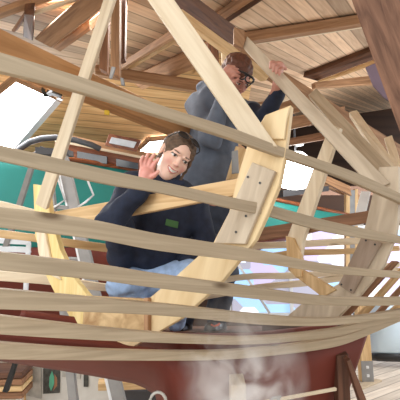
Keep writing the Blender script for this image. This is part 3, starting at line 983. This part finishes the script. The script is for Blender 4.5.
# hair: swept back from a centre parting
def hair_f(W, A, c, front_z, thick, k_face):
    R = A.T
    cap = ell(W(0, -.018, .038), (.073 + thick, .090 + thick, .080 + thick), R)
    back = ell(W(0, -.055, -.03), (.062, .05, .08), R)
    face = ell(W(0, .105, -.035), (.067, .088, front_z), R)
    return union([(cap, 0), (back, .03), (face, k_face), (ell(W(-.088, .004, -.008), (.03, .024, .036), R), -.006)])


base = hair_f(GW, GA, G_HEAD, .124, .009, -.006)
strands = [(lambda f: (f, 0))(base)]
for a, b, c_, r in (((.058, .055, .055), (.068, .050, -.02), (.066, .058, -.10), .005),
                    ((.052, .060, .060), (.066, .058, .01), (.072, .06, -.075), .005)):
    strands.append((cone(GW(*a), GW(*b), r, r), .006)); strands.append((cone(GW(*b), GW(*c_), r, r * .5), .006))
c = npv(G_HEAD)
hv, hf = surface(fold(union(strands), .0022, 160, 5), c - .2, c + .18, .003)
put_np('hair', hv, hf, M['hair'], girl)
# sunglasses pushed up on the hair
gl = empty('sunglasses', Vector(GW(0, .06, .115).tolist()))
tag(gl, 'black sunglasses pushed up on the young woman\'s hair', 'sunglasses')
for s in (-1, 1):
    ring = []
    for k in range(18):
        a = 2 * math.pi * k / 18
        ring.append(Vector(GW(s * .034 + .027 * math.cos(a) - .010, .066 - .018 * math.sin(a) - .10 * abs(s * .036 + .029 * math.cos(a)) ** 1.5 * 2, .114 + .010 * math.sin(a) - 2.2 * (s * .036 + .029 * math.cos(a)) ** 2).tolist()))
    tube('lens_rim', ring, .0024, M['black'], gl, seg=6, closed=True)
    cen = sum(ring, Vector()) / 18
    put('lens', [cen] + ring, [(0, i + 1, (i + 1) % 18 + 1) for i in range(18)], M['black'], gl)
    tube('temple_arm', [Vector(GW(s * .062 - .008, .060, .106).tolist()), Vector(GW(s * .077, .03, .088).tolist()), Vector(GW(s * .081, -.02, .055).tolist()), Vector(GW(s * .078, -.05, .03).tolist())], .0028, M['black'], gl, seg=6)
tube('bridge', [Vector(GW(-.018, .066, .115).tolist()), Vector(GW(-.010, .069, .116).tolist()), Vector(GW(-.002, .066, .115).tolist())], .0028, M['black'], gl, seg=6)

# ---------------------------------------------------------------- man
M_HEAD = P(236, 77, 2.36)
MA = head_frame(M_HEAD, math.radians(38), math.radians(8), math.radians(34))
mh, MW = head_prims(M_HEAD, MA, male=True)
WR1 = P(226, 86, 2.2); WR2 = P(278, 84, 2.08)
mh += [(cone(MW(0, -.03, -.06), npv(P(216, 104, 2.46)), .052, .06), .03),
       (cone(npv(P(216, 104, 2.46)), npv(P(212, 200, 2.42)), .1, .11), .05),
       (cone(npv(P(198, 108, 2.45)), npv(P(250, 112, 2.42)), .045, .045), .05),
       (cone(npv(P(198, 108, 2.45)), npv(P(212, 136, 2.2)), .04, .034), .03),
       (cone(npv(P(212, 136, 2.2)), npv(WR1), .034, .026), .02),
       (cone(npv(P(250, 112, 2.42)), npv(P(266, 122, 2.28)), .04, .036), .03),
       (cone(npv(P(266, 122, 2.28)), npv(WR2), .036, .024), .02)]
# hand over the forehead
d1 = 2.19
mh += [(ell(npv(P(227.5, 76, d1 + .01)), (.036, .018, .034)), .015),
       (cone(npv(WR1), npv(P(227, 79, d1)), .026, .028), .02)]
for k, (b, m_, t) in enumerate((((224, 71), (228, 66.5), (234, 67)), ((227, 71.5), (231.5, 68.5), (237.5, 69.5)), ((229, 74), (234, 71.5), (239.5, 72.5)), ((230, 77), (235, 75), (239, 76.5)))):
    mh += [(cone(npv(P(*b, d1)), npv(P(*m_, d1 - .012)), .0115, .0105), .006), (cone(npv(P(*m_, d1 - .012)), npv(P(*t, d1 + .004)), .0105, .0085), .003)]
mh += [(cone(npv(P(229, 81, d1)), npv(P(234, 82, d1 - .01)), .012, .0105), .006), (cone(npv(P(234, 82, d1 - .01)), npv(P(238, 79.5, d1)), .0105, .0085), .003)]
# hand over the brace
d2 = 1.985
mh += [(ell(npv(P(278, 65.5, d2 + .03)), (.030, .028, .020)), .012),
       (cone(npv(WR2), npv(P(279, 69, d2 + .05)), .024, .022), .02)]
for k, (b, m_, t) in enumerate((((273.5, 62), (271, 62.5), (270.2, 68)), ((276.2, 63.5), (274, 65), (273, 71)), ((279.2, 66), (277, 67.5), (276.2, 73)), ((282, 68.5), (280, 70.5), (279.4, 74.5)))):
    mh += [(cone(npv(P(*b, d2 + .018)), npv(P(*m_, d2 - .018)), .0095, .0085), .003), (cone(npv(P(*m_, d2 - .018)), npv(P(*t, d2 - .012)), .0085, .007), .002)]
mh += [(cone(npv(P(283, 66, d2 + .035)), npv(P(285.5, 69, d2 + .04)), .010, .008), .006)]
mv, mf = surface(union(mh), npv(P(225, 130, 2.3)) - npv((.4, .5, .5)), npv(P(225, 130, 2.3)) + npv((.5, .4, .5)), .0036)
MSK = npv(srgb(198, 142, 124)[:3])
mc = head_colors(mv, M_HEAD, MA, MSK, True)
man = put_np('person', mv, mf, M['skin'], None, mc)
tag(man, 'man in a grey-blue hooded top standing bowed, one hand on his forehead', 'person')
# hoodie
hd_ = [(cone(npv(P(216, 112, 2.47)), npv(P(210, 165, 2.44)), .15, .165), 0),
       (ell(npv(P(210, 182, 2.43)), (.17, .13, .10)), .06),
       (cone(npv(P(199, 108, 2.46)), npv(P(250, 112, 2.43)), .07, .07), .06),
       (cone(npv(P(195, 104, 2.44)), npv(P(213, 136, 2.22)), .066, .06), .04),
       (cone(npv(P(211, 138, 2.22)), npv(P(225, 92, 2.21)), .062, .042), .02),
       (cone(npv(P(203, 88, 2.47)), npv(P(214, 98, 2.43)), .05, .065), .03),
       (cone(npv(P(206, 92, 2.36)), npv(P(219, 108, 2.36)), .03, .03), .03)]
lo = npv(P(215, 140, 2.35)) - npv((.34, .4, .45)); hi = npv(P(215, 140, 2.35)) + npv((.25, .4, .46))
ov, of = surface(fold(union(hd_), .010, 24, 11), lo, hi, .007)
put_np('hooded_top', ov, of, M['hoodie'], man)
# dark glove-like sleeve of the other arm
sl = [(cone(npv(P(250, 114, 2.43)), npv(P(266, 120, 2.28)), .075, .058), 0),
      (cone(npv(P(266, 120, 2.28)), npv(P(278.5, 90, 2.12)), .056, .040), .03)]
lo = npv(P(264, 105, 2.28)) - npv((.22, .3, .22)); hi = npv(P(264, 105, 2.28)) + npv((.22, .3, .24))
ov, of = surface(fold(union(sl), .007, 34, 4), lo, hi, .006)
o = put_np('dark_sleeve', ov, of, M['navy'], man); o['label'] = 'dark sleeve of the arm on the brace'
# trousers
tr = [(ell(npv(P(212, 205, 2.43)), (.165, .115, .12)), 0),
      (cone(npv(P(222, 215, 2.43)), npv(P(224, 272, 2.42)), .10, .078), .05),
      (cone(npv(P(224, 272, 2.42)), npv(P(217, 322, 2.46)), .078, .066), .03),
      (cone(npv(P(202, 215, 2.43)), npv(P(192, 270, 2.42)), .10, .078), .05),
      (cone(npv(P(192, 270, 2.42)), npv(P(183, 322, 2.46)), .078, .066), .03)]
lo = npv(P(208, 260, 2.43)) - npv((.35, .3, .46)); hi = npv(P(208, 260, 2.43)) + npv((.3, .3, .52))
ov, of = surface(fold(union(tr), .007, 24, 21), lo, hi, .007)
put_np('trousers', ov, of, M['trousers'], man)
for bx in (214, 180):
    zf = P(bx, 331, 2.42)
    bt = [(cone(npv(P(bx + 3, 318, 2.46)), npv(P(bx + 3, 328, 2.46)), .058, .055), 0),
          (cone(npv(P(bx + 3, 328, 2.46)), npv(P(bx - 3, 330, 2.33)), .048, .042), .03)]
    lo = npv(P(bx, 326, 2.4)) - npv((.14, .2, .12)); hi = npv(P(bx, 326, 2.4)) + npv((.14, .2, .14))
    ov, of = surface(union(bt), lo, hi, .006)
    b_ = put_np('boot', ov, of, M['black'], man)
    lc = [hit(b_, x, y, .003)[0] for x, y in ((bx - 3, 325), (bx, 326.5), (bx + 3, 325.5), (bx + 5, 324))]
    lc = [p for p in lc if p is not None]
    if bx == 214 and len(lc) > 2: tube('lace', lc, .006, M['orange'], b_, seg=6)
# hair
mb = union([(ell(MW(0, -.020, .042), (.083, .100, .090), MA.T), 0), (ell(MW(0, -.06, -.03), (.065, .05, .07), MA.T), .03), (ell(MW(0, .105, -.045), (.07, .09, .115), MA.T), -.008)])
c = npv(M_HEAD)
hv, hf = surface(fold(mb, .005, 90, 6), c - .2, c + .2, .004)
put_np('hair', hv, hf, M['redhair'], man)
# black spectacles he is pushing up
sg = empty('spectacles', P(246, 76, 2.2))
tag(sg, 'black-rimmed clear spectacles under the man\'s hand on his forehead', 'spectacles')
for cx, cy in ((241.5, 75.5), (249.5, 79.5)):
    ring = [P(cx + 4.2 * math.cos(a) - 1.2 * math.sin(a), cy + 1.8 * math.cos(a) + 3.4 * math.sin(a), 2.2 + .01 * math.cos(a)) for a in [2 * math.pi * k / 16 for k in range(16)]]
    tube('lens_rim', ring, .0042, M['black'], sg, seg=6, closed=True)
tube('brow_bar', [P(238, 70.5, 2.19), P(245, 73, 2.18), P(252, 77.5, 2.19), P(254, 80, 2.22)], .006, M['black'], sg, seg=6)
tube('temple_arm', [P(254, 80, 2.22), P(251, 84, 2.3), P(246, 88, 2.36)], .004, M['black'], sg, seg=6)

# ================================================================== BACKGROUND: the teal boat
def dboat(x): return 4.3 + .0035 * (x + 40)


sb = empty('sailing_boat', P(120, 330, 4.6))
tag(sb, 'teal hulled boat with varnished cabin standing behind the young woman', 'boat')
sheer = [(-70, 146), (0, 152), (75, 160), (180, 178), (275, 199.5), (322, 209.5), (352, 216)]
wl_ = [(-70, 246), (0, 247), (75, 247), (180, 246), (275, 237), (322, 227), (352, 219)]
bt_ = [(-70, 330), (0, 330), (75, 326), (180, 280), (275, 243), (322, 229), (352, 220)]
sc, wc, bc = catmull(sheer, 6), catmull(wl_, 6), catmull(bt_, 6)
rows = []
for v in np.linspace(0, 1, 6):
    rows.append([P(s[0] + (w[0] - s[0]) * v, s[1] + (w[1] - s[1]) * v, dboat(s[0]) - .12 * math.sin(v * math.pi / 2)) for s, w in zip(sc, wc)])
loft('topsides', rows, M['teal'], sb, th=.04)
rows = []
for v in np.linspace(0, 1, 6):
    rows.append([P(s[0] + (w[0] - s[0]) * v, s[1] + (w[1] - s[1]) * v, dboat(s[0]) - .12 + .7 * v * v) for s, w in zip(wc, bc)])
loft('bottom', rows, M['red'], sb, th=.04)
tube('rubbing_strake', [P(s[0], s[1], dboat(s[0]) - .02) for s in sc], .03, M['varnish'], sb, seg=6)
cab = plank('cabin_side', ((55, 141), (55, 162)), ((205, 170), (205, 188)), 4.75, 5.0, .06, M['varnish'], sb)
for q in (((77, 151), (107, 156.5), (107, 164), (77, 160)), ((116, 158.5), (138, 163), (138, 169.5), (116, 166))):
    w = prism('window', [P(x, y, 4.75) for x, y in q], FWD * .04, M['glassdark'], cab)
plank('cabin_trim', ((55, 139), (55, 141.5)), ((205, 168.5), (205, 171)), 4.72, 4.97, .12, M['pale'], sb)
ht = prism('hatch', [P(x, y, 4.7) for x, y in ((109, 133.5), (141, 140), (136, 151.5), (105, 145.5))], FWD * .06, M['varnish'], sb)
prism('pane', [P(x, y, 4.68) for x, y in ((111.5, 137), (136.5, 142), (133.5, 148), (109, 143))], FWD * .02, M['glasspale'], ht)
tube('grab_rail', [P(*q, 4.5) for q in ((14, 156), (20, 148.5), (30, 142), (42, 138.5), (56, 137.5), (75, 140), (92, 145), (100, 149))], .035, M['darkgrey'], sb, seg=8)
prism('winch_box', [P(x, y, 4.4) for x, y in ((38, 152), (40, 146), (50, 149), (49, 156))], FWD * .1, M['darkgrey'], sb)
plank('coach_roof_beam', ((62, 133), (62, 141)), ((180, 160), (180, 168)), 5.0, 5.2, .08, M['truss'], sb)

# ------------------------------------------------------------------ step ladder
ld = empty('step_ladder', P(75, 405, 3.0))
tag(ld, 'tall aluminium stepladder behind the left frame arm', 'ladder')
def rail(A, B, dA, dB, mat=None): return plank('rail', A, B, dA, dB, .05, mat or M['alu'], ld)


rail(((55, 152), (66, 152)), ((125, 456), (138, 456)), 3.05, 2.72)
rail(((43, 152), (49, 152)), ((74, 456), (83, 456)), 3.1, 2.75)
rail(((33, 152), (38, 152)), ((-12, 290), (-6, 290)), 3.3, 3.6)
plank('rail_edge', ((53.5, 152), (55.2, 152)), ((121.5, 456), (125, 456)), 3.05, 2.72, .05, M['alulight'], ld)
plank('top_cap', ((35, 147), (35, 154)), ((67, 149), (67, 155)), 3.03, 3.03, .16, M['darkgrey'], ld)
for y0, d in ((205, 2.98), (258, 2.93), (312, 2.88), (366, 2.83)):
    f = (y0 - 152) / 268
    plank('tread', ((44 + 27 * f + 3, y0), (44 + 27 * f + 3, y0 + 4)), ((56 + 62 * f, y0 + 1), (56 + 62 * f, y0 + 5)), d, d, .08, M['alu'], ld)
for q in (((56.5, 175), (60, 185), (65, 200), (56, 206), (50, 210)), ((86, 175), (89, 184), (93.5, 195), (86, 202), (78, 207))):
    tube('spreader', [P(x, y, 2.97) for x, y in q], .008, M['alulight'], ld, seg=6)

# white trestle
ws = empty('white_trestle', P(15, 330, 3.5))
tag(ws, 'white painted slatted trestle at the left edge behind the battens', 'trestle')
for y0, y1 in ((239, 244), (246.5, 252), (254.5, 258)):
    plank('slat', ((-30, y0 - 2), (-30, y1 - 2)), ((29, y0 + 1), (30, y1 + 1)), 3.5, 3.5, .03, M['white'], ws)
plank('leg', ((26, 243), (29.5, 243)), ((15, 416), (19, 416)), 3.5, 3.5, .04, M['white'], ws)
plank('leg', ((-20, 243), (-16, 243)), ((-11, 416), (-7, 416)), 3.5, 3.5, .04, M['white'], ws)

# lamp
lp = empty('pendant_lamp', P(297, 165, 5.0))
tag(lp, 'glowing white bell-shaped lamp hanging between the two frames', 'lamp')
pr = [(0, .34), (.10, .33), (.165, .27), (.20, .14), (.225, .0), (.228, -.05), (.20, -.085), (.11, -.115), (0, -.125)]
cen = P(296.5, 179, 5.0)
vs, fs = [], []
for r, z in pr:
    for k in range(24):
        a = 2 * math.pi * k / 24; vs.append(cen + Vector((r * math.cos(a), r * math.sin(a), z)))
for i in range(len(pr) - 1):
    for k in range(24): fs.append((i * 24 + k, i * 24 + (k + 1) % 24, i * 24 + 24 + (k + 1) % 24, i * 24 + 24 + k))
put('lamp_globe', vs, fs, M['lampglow'], lp, smooth=True)
tube('lamp_rod', [cen + Vector((0, 0, .33)), cen + Vector((0, 0, 1.3))], .012, M['darkgrey'], lp)
tube('ceiling_cap', [cen + Vector((.05, 0, .44)), cen + Vector((.05, 0, .49))], .06, M['white'], lp, seg=14)
sh_ = plank('shelf', ((283, 190), (283, 197)), ((329, 186), (329, 191)), 5.6, 5.6, .25, M['darkgrey']); tag(sh_, 'grey shelf board directly beneath the glowing lamp', 'shelf')
dp = empty('door_post', P(352, 300, 6.0)); tag(dp, 'narrow pale-edged post with a grey panel left of the white strip', 'post')
plank('post_side', ((346, 189), (350, 189)), ((346, 300), (350, 300)), 6, 6.0, .08, M['spall'], dp)
plank('panel', ((350, 190), (355, 190)), ((350, 300), (355, 300)), 6, 6.0, .05, M['steel'], dp)
plank('post_side', ((355, 189), (358, 189)), ((355, 300), (358, 300)), 6, 6.0, .08, M['spall'], dp)
timber('lintel', ((318, 178), (318, 184)), ((362, 196), (362, 203)), .08, M['truss'], 'brown lintel sloping to the grey-panelled post', dA=6.1, dB=6.1)

# ------------------------------------------------------------------ right hand post, pale blue hull
def onfloor(px, py, z=0.0):
    r = ray(px, py); t = (z - H) / r.z
    return CAM + r * t


pb = onfloor(366, 382)
wpst = empty('support_post', pb); tag(wpst, 'light wooden support post in a bolted steel shoe, right of the red bottom', 'post')
boxw('post', (pb.x - .062, pb.y - .06, .01), (pb.x + .062, pb.y + .06, .95), M['spall'], wpst, .004, 'Z')
pl = boxw('steel_shoe', (pb.x - .066, pb.y - .068, .0), (pb.x + .066, pb.y - .058, .24), M['steel'], wpst, .002)
for zz in (.07, .16):
    boxw('bolt', (pb.x - .015, pb.y - .08, zz), (pb.x + .015, pb.y - .068, zz + .03), M['alulight'], pl, .003)
bp_ = prism('base_plate', [onfloor(x, y, .02) for x, y in ((352, 385), (376, 378.5), (382, 380), (360, 389))], Vector((0, 0, -.018)), M['batten'], wpst)
# pale blue hull
ph = empty('blue_dinghy', onfloor(410, 357)); tag(ph, 'pale blue rounded hull with a dark lower edge at the right edge', 'boat')
rows = []
prof = [(300, .10), (312, .03), (326, 0), (340, 0), (350, .03), (354, .08)]
for y, dd in prof:
    rows.append([P(x, y + (x - 370) * .03, 5.2 + dd + .3 * max(0, (382 - x) / 12) ** 2) for x in (369, 371, 374, 378, 384, 395, 410, 430, 460)])
loft('hull_side', rows, M['paleblue'], ph, th=.03)
rows = []
for y, dd in ((353, .04), (357, .03), (360, .08)):
    rows.append([P(x, y + (x - 370) * .03, 5.2 + dd + .3 * max(0, (382 - x) / 12) ** 2) for x in (369, 371, 374, 378, 384, 395, 410, 430, 460)])
loft('rubber_edge', rows, M['black'], ph, th=.03)

# ------------------------------------------------------------------ lower left clutter
stk = [((372, 378), 'light'), ((379.5, 385), 'truss'), ((386.5, 391.5), 'osb'), ((393, 399), 'truss')]
labs = ['topmost board of the low stack at the lower left corner', 'second board down in the low stack at the lower left', 'third board down in the low stack at the lower left', 'bottom board of the low stack at the lower left']
for ((y0, y1), k), lab in zip(stk, labs):
    m = {'light': M['shore'], 'truss': M['cedar'], 'osb': M['spall']}[k]
    tag(plank('stacked_board', ((-40, y0 + 2), (-40, y1 + 2)), ((22, y0), (22, y1)), 3.1, 3.1, .2, m), lab, 'board', 'stacked boards')
tag(plank('dark_strut', ((13, 361), (17, 362)), ((2, 392), (7, 393)), 2.9, 2.9, .04, M['black']), 'short black strut leaning in front of the low board stack', 'strut')
pn = empty('display_panel', P(60, 402, 3.35)); tag(pn, 'white display panel with photographs standing under the hull at left', 'panel')
plank('panel_board', ((25, 363), (25, 420)), ((112, 368), (112, 420)), 3.35, 3.35, .03, M['cream'], pn)
plank('panel_edge', ((23.5, 363), (23.5, 420)), ((25.5, 363), (25.5, 420)), 3.34, 3.34, .04, M['spall'], pn)
plank('grey_photograph', ((27, 366), (27, 396)), ((41, 367), (41, 399)), 3.335, 3.335, .012, M['photo1'], pn)
ph1 = plank('boat_photograph', ((43, 368.5), (43, 394)), ((59.5, 370), (59.5, 393)), 3.335, 3.335, .012, M['photo2'], pn)
prism('printed_sail', [P(x, y, 3.333) for x, y in ((52, 371), (54, 377), (54, 384), (51, 391), (49, 386), (49.5, 377))], FWD * .002, M['printgreen'], ph1, bevel=0)
prism('printed_hull', [P(x, y, 3.333) for x, y in ((54.5, 374), (57, 378), (57, 386), (53, 391), (54.5, 384))], FWD * .002, M['printbrown'], ph1, bevel=0)
plank('small_photograph', ((83.5, 372), (83.5, 387)), ((88, 373), (88, 387)), 3.335, 3.335, .012, M['photo2'], pn)
plank('grey_photograph', ((62, 367), (62, 377)), ((80, 369), (80, 379)), 3.335, 3.335, .012, M['photo1'], pn)
tag(plank('trestle_beam', ((98, 384), (98, 391)), ((160, 381), (160, 389)), 3.2, 3.3, .1, M['spall']), 'pale beam crossing low behind the ladder foot under the hull', 'beam')
tag(plank('dark_crate', ((98, 391), (98, 430)), ((170, 391), (170, 430)), 3.4, 3.4, .4, M['darkgrey']), 'dark box low in the shade under the hull', 'box')

# ------------------------------------------------------------------ steam gear
hs = []
for k in range(60):
    a = k / 60 * 2 * math.pi * 4
    hs.append(P(158 + 8 * math.cos(a), 402 + 10 * math.sin(a), 1.42 + k * .0012))
tag(tube('steam_hose', hs, .006, M['hose'], seg=6), 'coil of silver hose under the hull\'s curved heel', 'hose')
tag(plank('steamed_strip', ((262, 402), (262, 405)), ((337, 388), (337, 391)), 1.42, 1.6, .012, M['pale']), 'pale thin strip of wood low in front of the red bottom', 'strip')
cl = empty('hose_clamp', P(275, 401, 1.4)); tag(cl, 'small metal clamp on the pale thin strip near the steam', 'clamp')
tube('clamp_ring', [P(275 + 5 * math.cos(a), 402 + 4 * math.sin(a), 1.4) for a in [2 * math.pi * k / 14 for k in range(14)]], .005, M['steel'], cl, seg=6, closed=True)
tube('clamp_screw', [P(272, 398, 1.4), P(281, 396.5, 1.4)], .005, M['steel'], cl, seg=6)
tag(plank('steam_box', ((231, 386), (246, 385)), ((231, 440), (247, 440)), 1.46, 1.46, .1, M['greyply']), 'pale upright box end half hidden in the steam', 'box')


def steam():
    m = bpy.data.materials.new('steam'); m.use_nodes = True
    nt = m.node_tree; N, L = nt.nodes, nt.links
    N.remove(N['Principled BSDF'])
    out = N['Material Output']
    v = N.new('ShaderNodeVolumePrincipled'); v.inputs['Color'].default_value = (1, 1, 1, 1); v.inputs['Anisotropy'].default_value = .1
    tc = N.new('ShaderNodeTexCoord')
    nz = N.new('ShaderNodeTexNoise'); nz.inputs['Scale'].default_value = 8; nz.inputs['Detail'].default_value = 5; nz.inputs['Distortion'].default_value = 1.2
    L.new(tc.outputs['Object'], nz.inputs['Vector'])
    mr = N.new('ShaderNodeMapRange'); mr.inputs['From Min'].default_value = .44; mr.inputs['From Max'].default_value = .75; mr.inputs['To Max'].default_value = 22
    L.new(nz.outputs['Fac'], mr.inputs['Value'])
    ln = N.new('ShaderNodeVectorMath'); ln.operation = 'LENGTH'
    dv = N.new('ShaderNodeMapping'); dv.inputs['Scale'].default_value = (1 / .2, 1 / .13, 1 / .26)
    L.new(tc.outputs['Object'], dv.inputs['Vector']); L.new(dv.outputs[0], ln.inputs[0])
    fo = N.new('ShaderNodeMapRange'); fo.inputs['From Min'].default_value = .25; fo.inputs['From Max'].default_value = 1; fo.inputs['To Min'].default_value = 1; fo.inputs['To Max'].default_value = 0
    L.new(ln.outputs['Value'], fo.inputs['Value'])
    mu = N.new('ShaderNodeMath'); mu.operation = 'MULTIPLY'; L.new(mr.outputs[0], mu.inputs[0]); L.new(fo.outputs[0], mu.inputs[1])
    L.new(mu.outputs[0], v.inputs['Density'])
    L.new(v.outputs[0], out.inputs['Volume'])
    return m


bm = bmesh.new(); bmesh.ops.create_icosphere(bm, subdivisions=3, radius=1)
me = bpy.data.meshes.new('steam')
for q in bm.verts: q.co = Vector((q.co.x * .2, q.co.y * .13, q.co.z * .26))
bm.to_mesh(me); bm.free(); me.materials.append(steam())
so = bpy.data.objects.new('steam', me); COL.objects.link(so); so.location = P(243, 380, 1.17)
tag(so, 'wisps of white steam rising in front of the red hull bottom', 'steam', kind='stuff')

# ================================================================== LIGHT
w = bpy.data.worlds.new('world'); S.world = w; w.use_nodes = True
bg = w.node_tree.nodes['Background']
bg.inputs['Color'].default_value = (.93, .97, 1, 1); bg.inputs['Strength'].default_value = 1.15


def area(name, loc, target, sx, sy, power, col=(1, 1, 1)):
    l = bpy.data.lights.new(name, 'AREA'); l.shape = 'RECTANGLE'; l.size = sx; l.size_y = sy; l.energy = power; l.color = col
    o = bpy.data.objects.new(name, l); COL.objects.link(o); o.location = loc
    o.rotation_euler = (Vector(target) - Vector(loc)).to_track_quat('-Z', 'Y').to_euler()
    return o


area('front_fill', (-3.2, -1.5, 3.0), (0, 2.5, 1.9), 3, 2.4, 105, (1, .98, .95))  # added fill from behind the viewer for front faces and ceiling; no door built
area('roof_window_daylight', (-2.2, 4.2, 3.0), (0, 2.2, 1.2), 1.2, 1.2, 60, (.97, .98, 1))
area('right_floor_fill', (4.8, 4.6, 2.2), (2, 5.0, .2), 1.8, 1.5, 130, (.9, .95, 1))  # added cool fill to brighten the floor and dinghy at right

area('overhead_fill', (-.55, 2.35, 2.95), (-.1, 1.5, 1.0), .9, .5, 24, (1, .96, .9))  # added light over the hull to brighten top edges; no fixture there
area('far_ceiling_uplight', (2.6, 7.0, 2.6), (2.6, 8.0, 6.0), 1.6, 1.2, 45, (1, .97, .93))  # unseen area light aimed up at the far ceiling

vs_ = S.view_settings
S.cycles.volume_bounces = 6
vs_.view_transform = 'Standard'; vs_.look = 'None'; vs_.exposure = 0.15; vs_.gamma = 1; vs_.use_curve_mapping = False
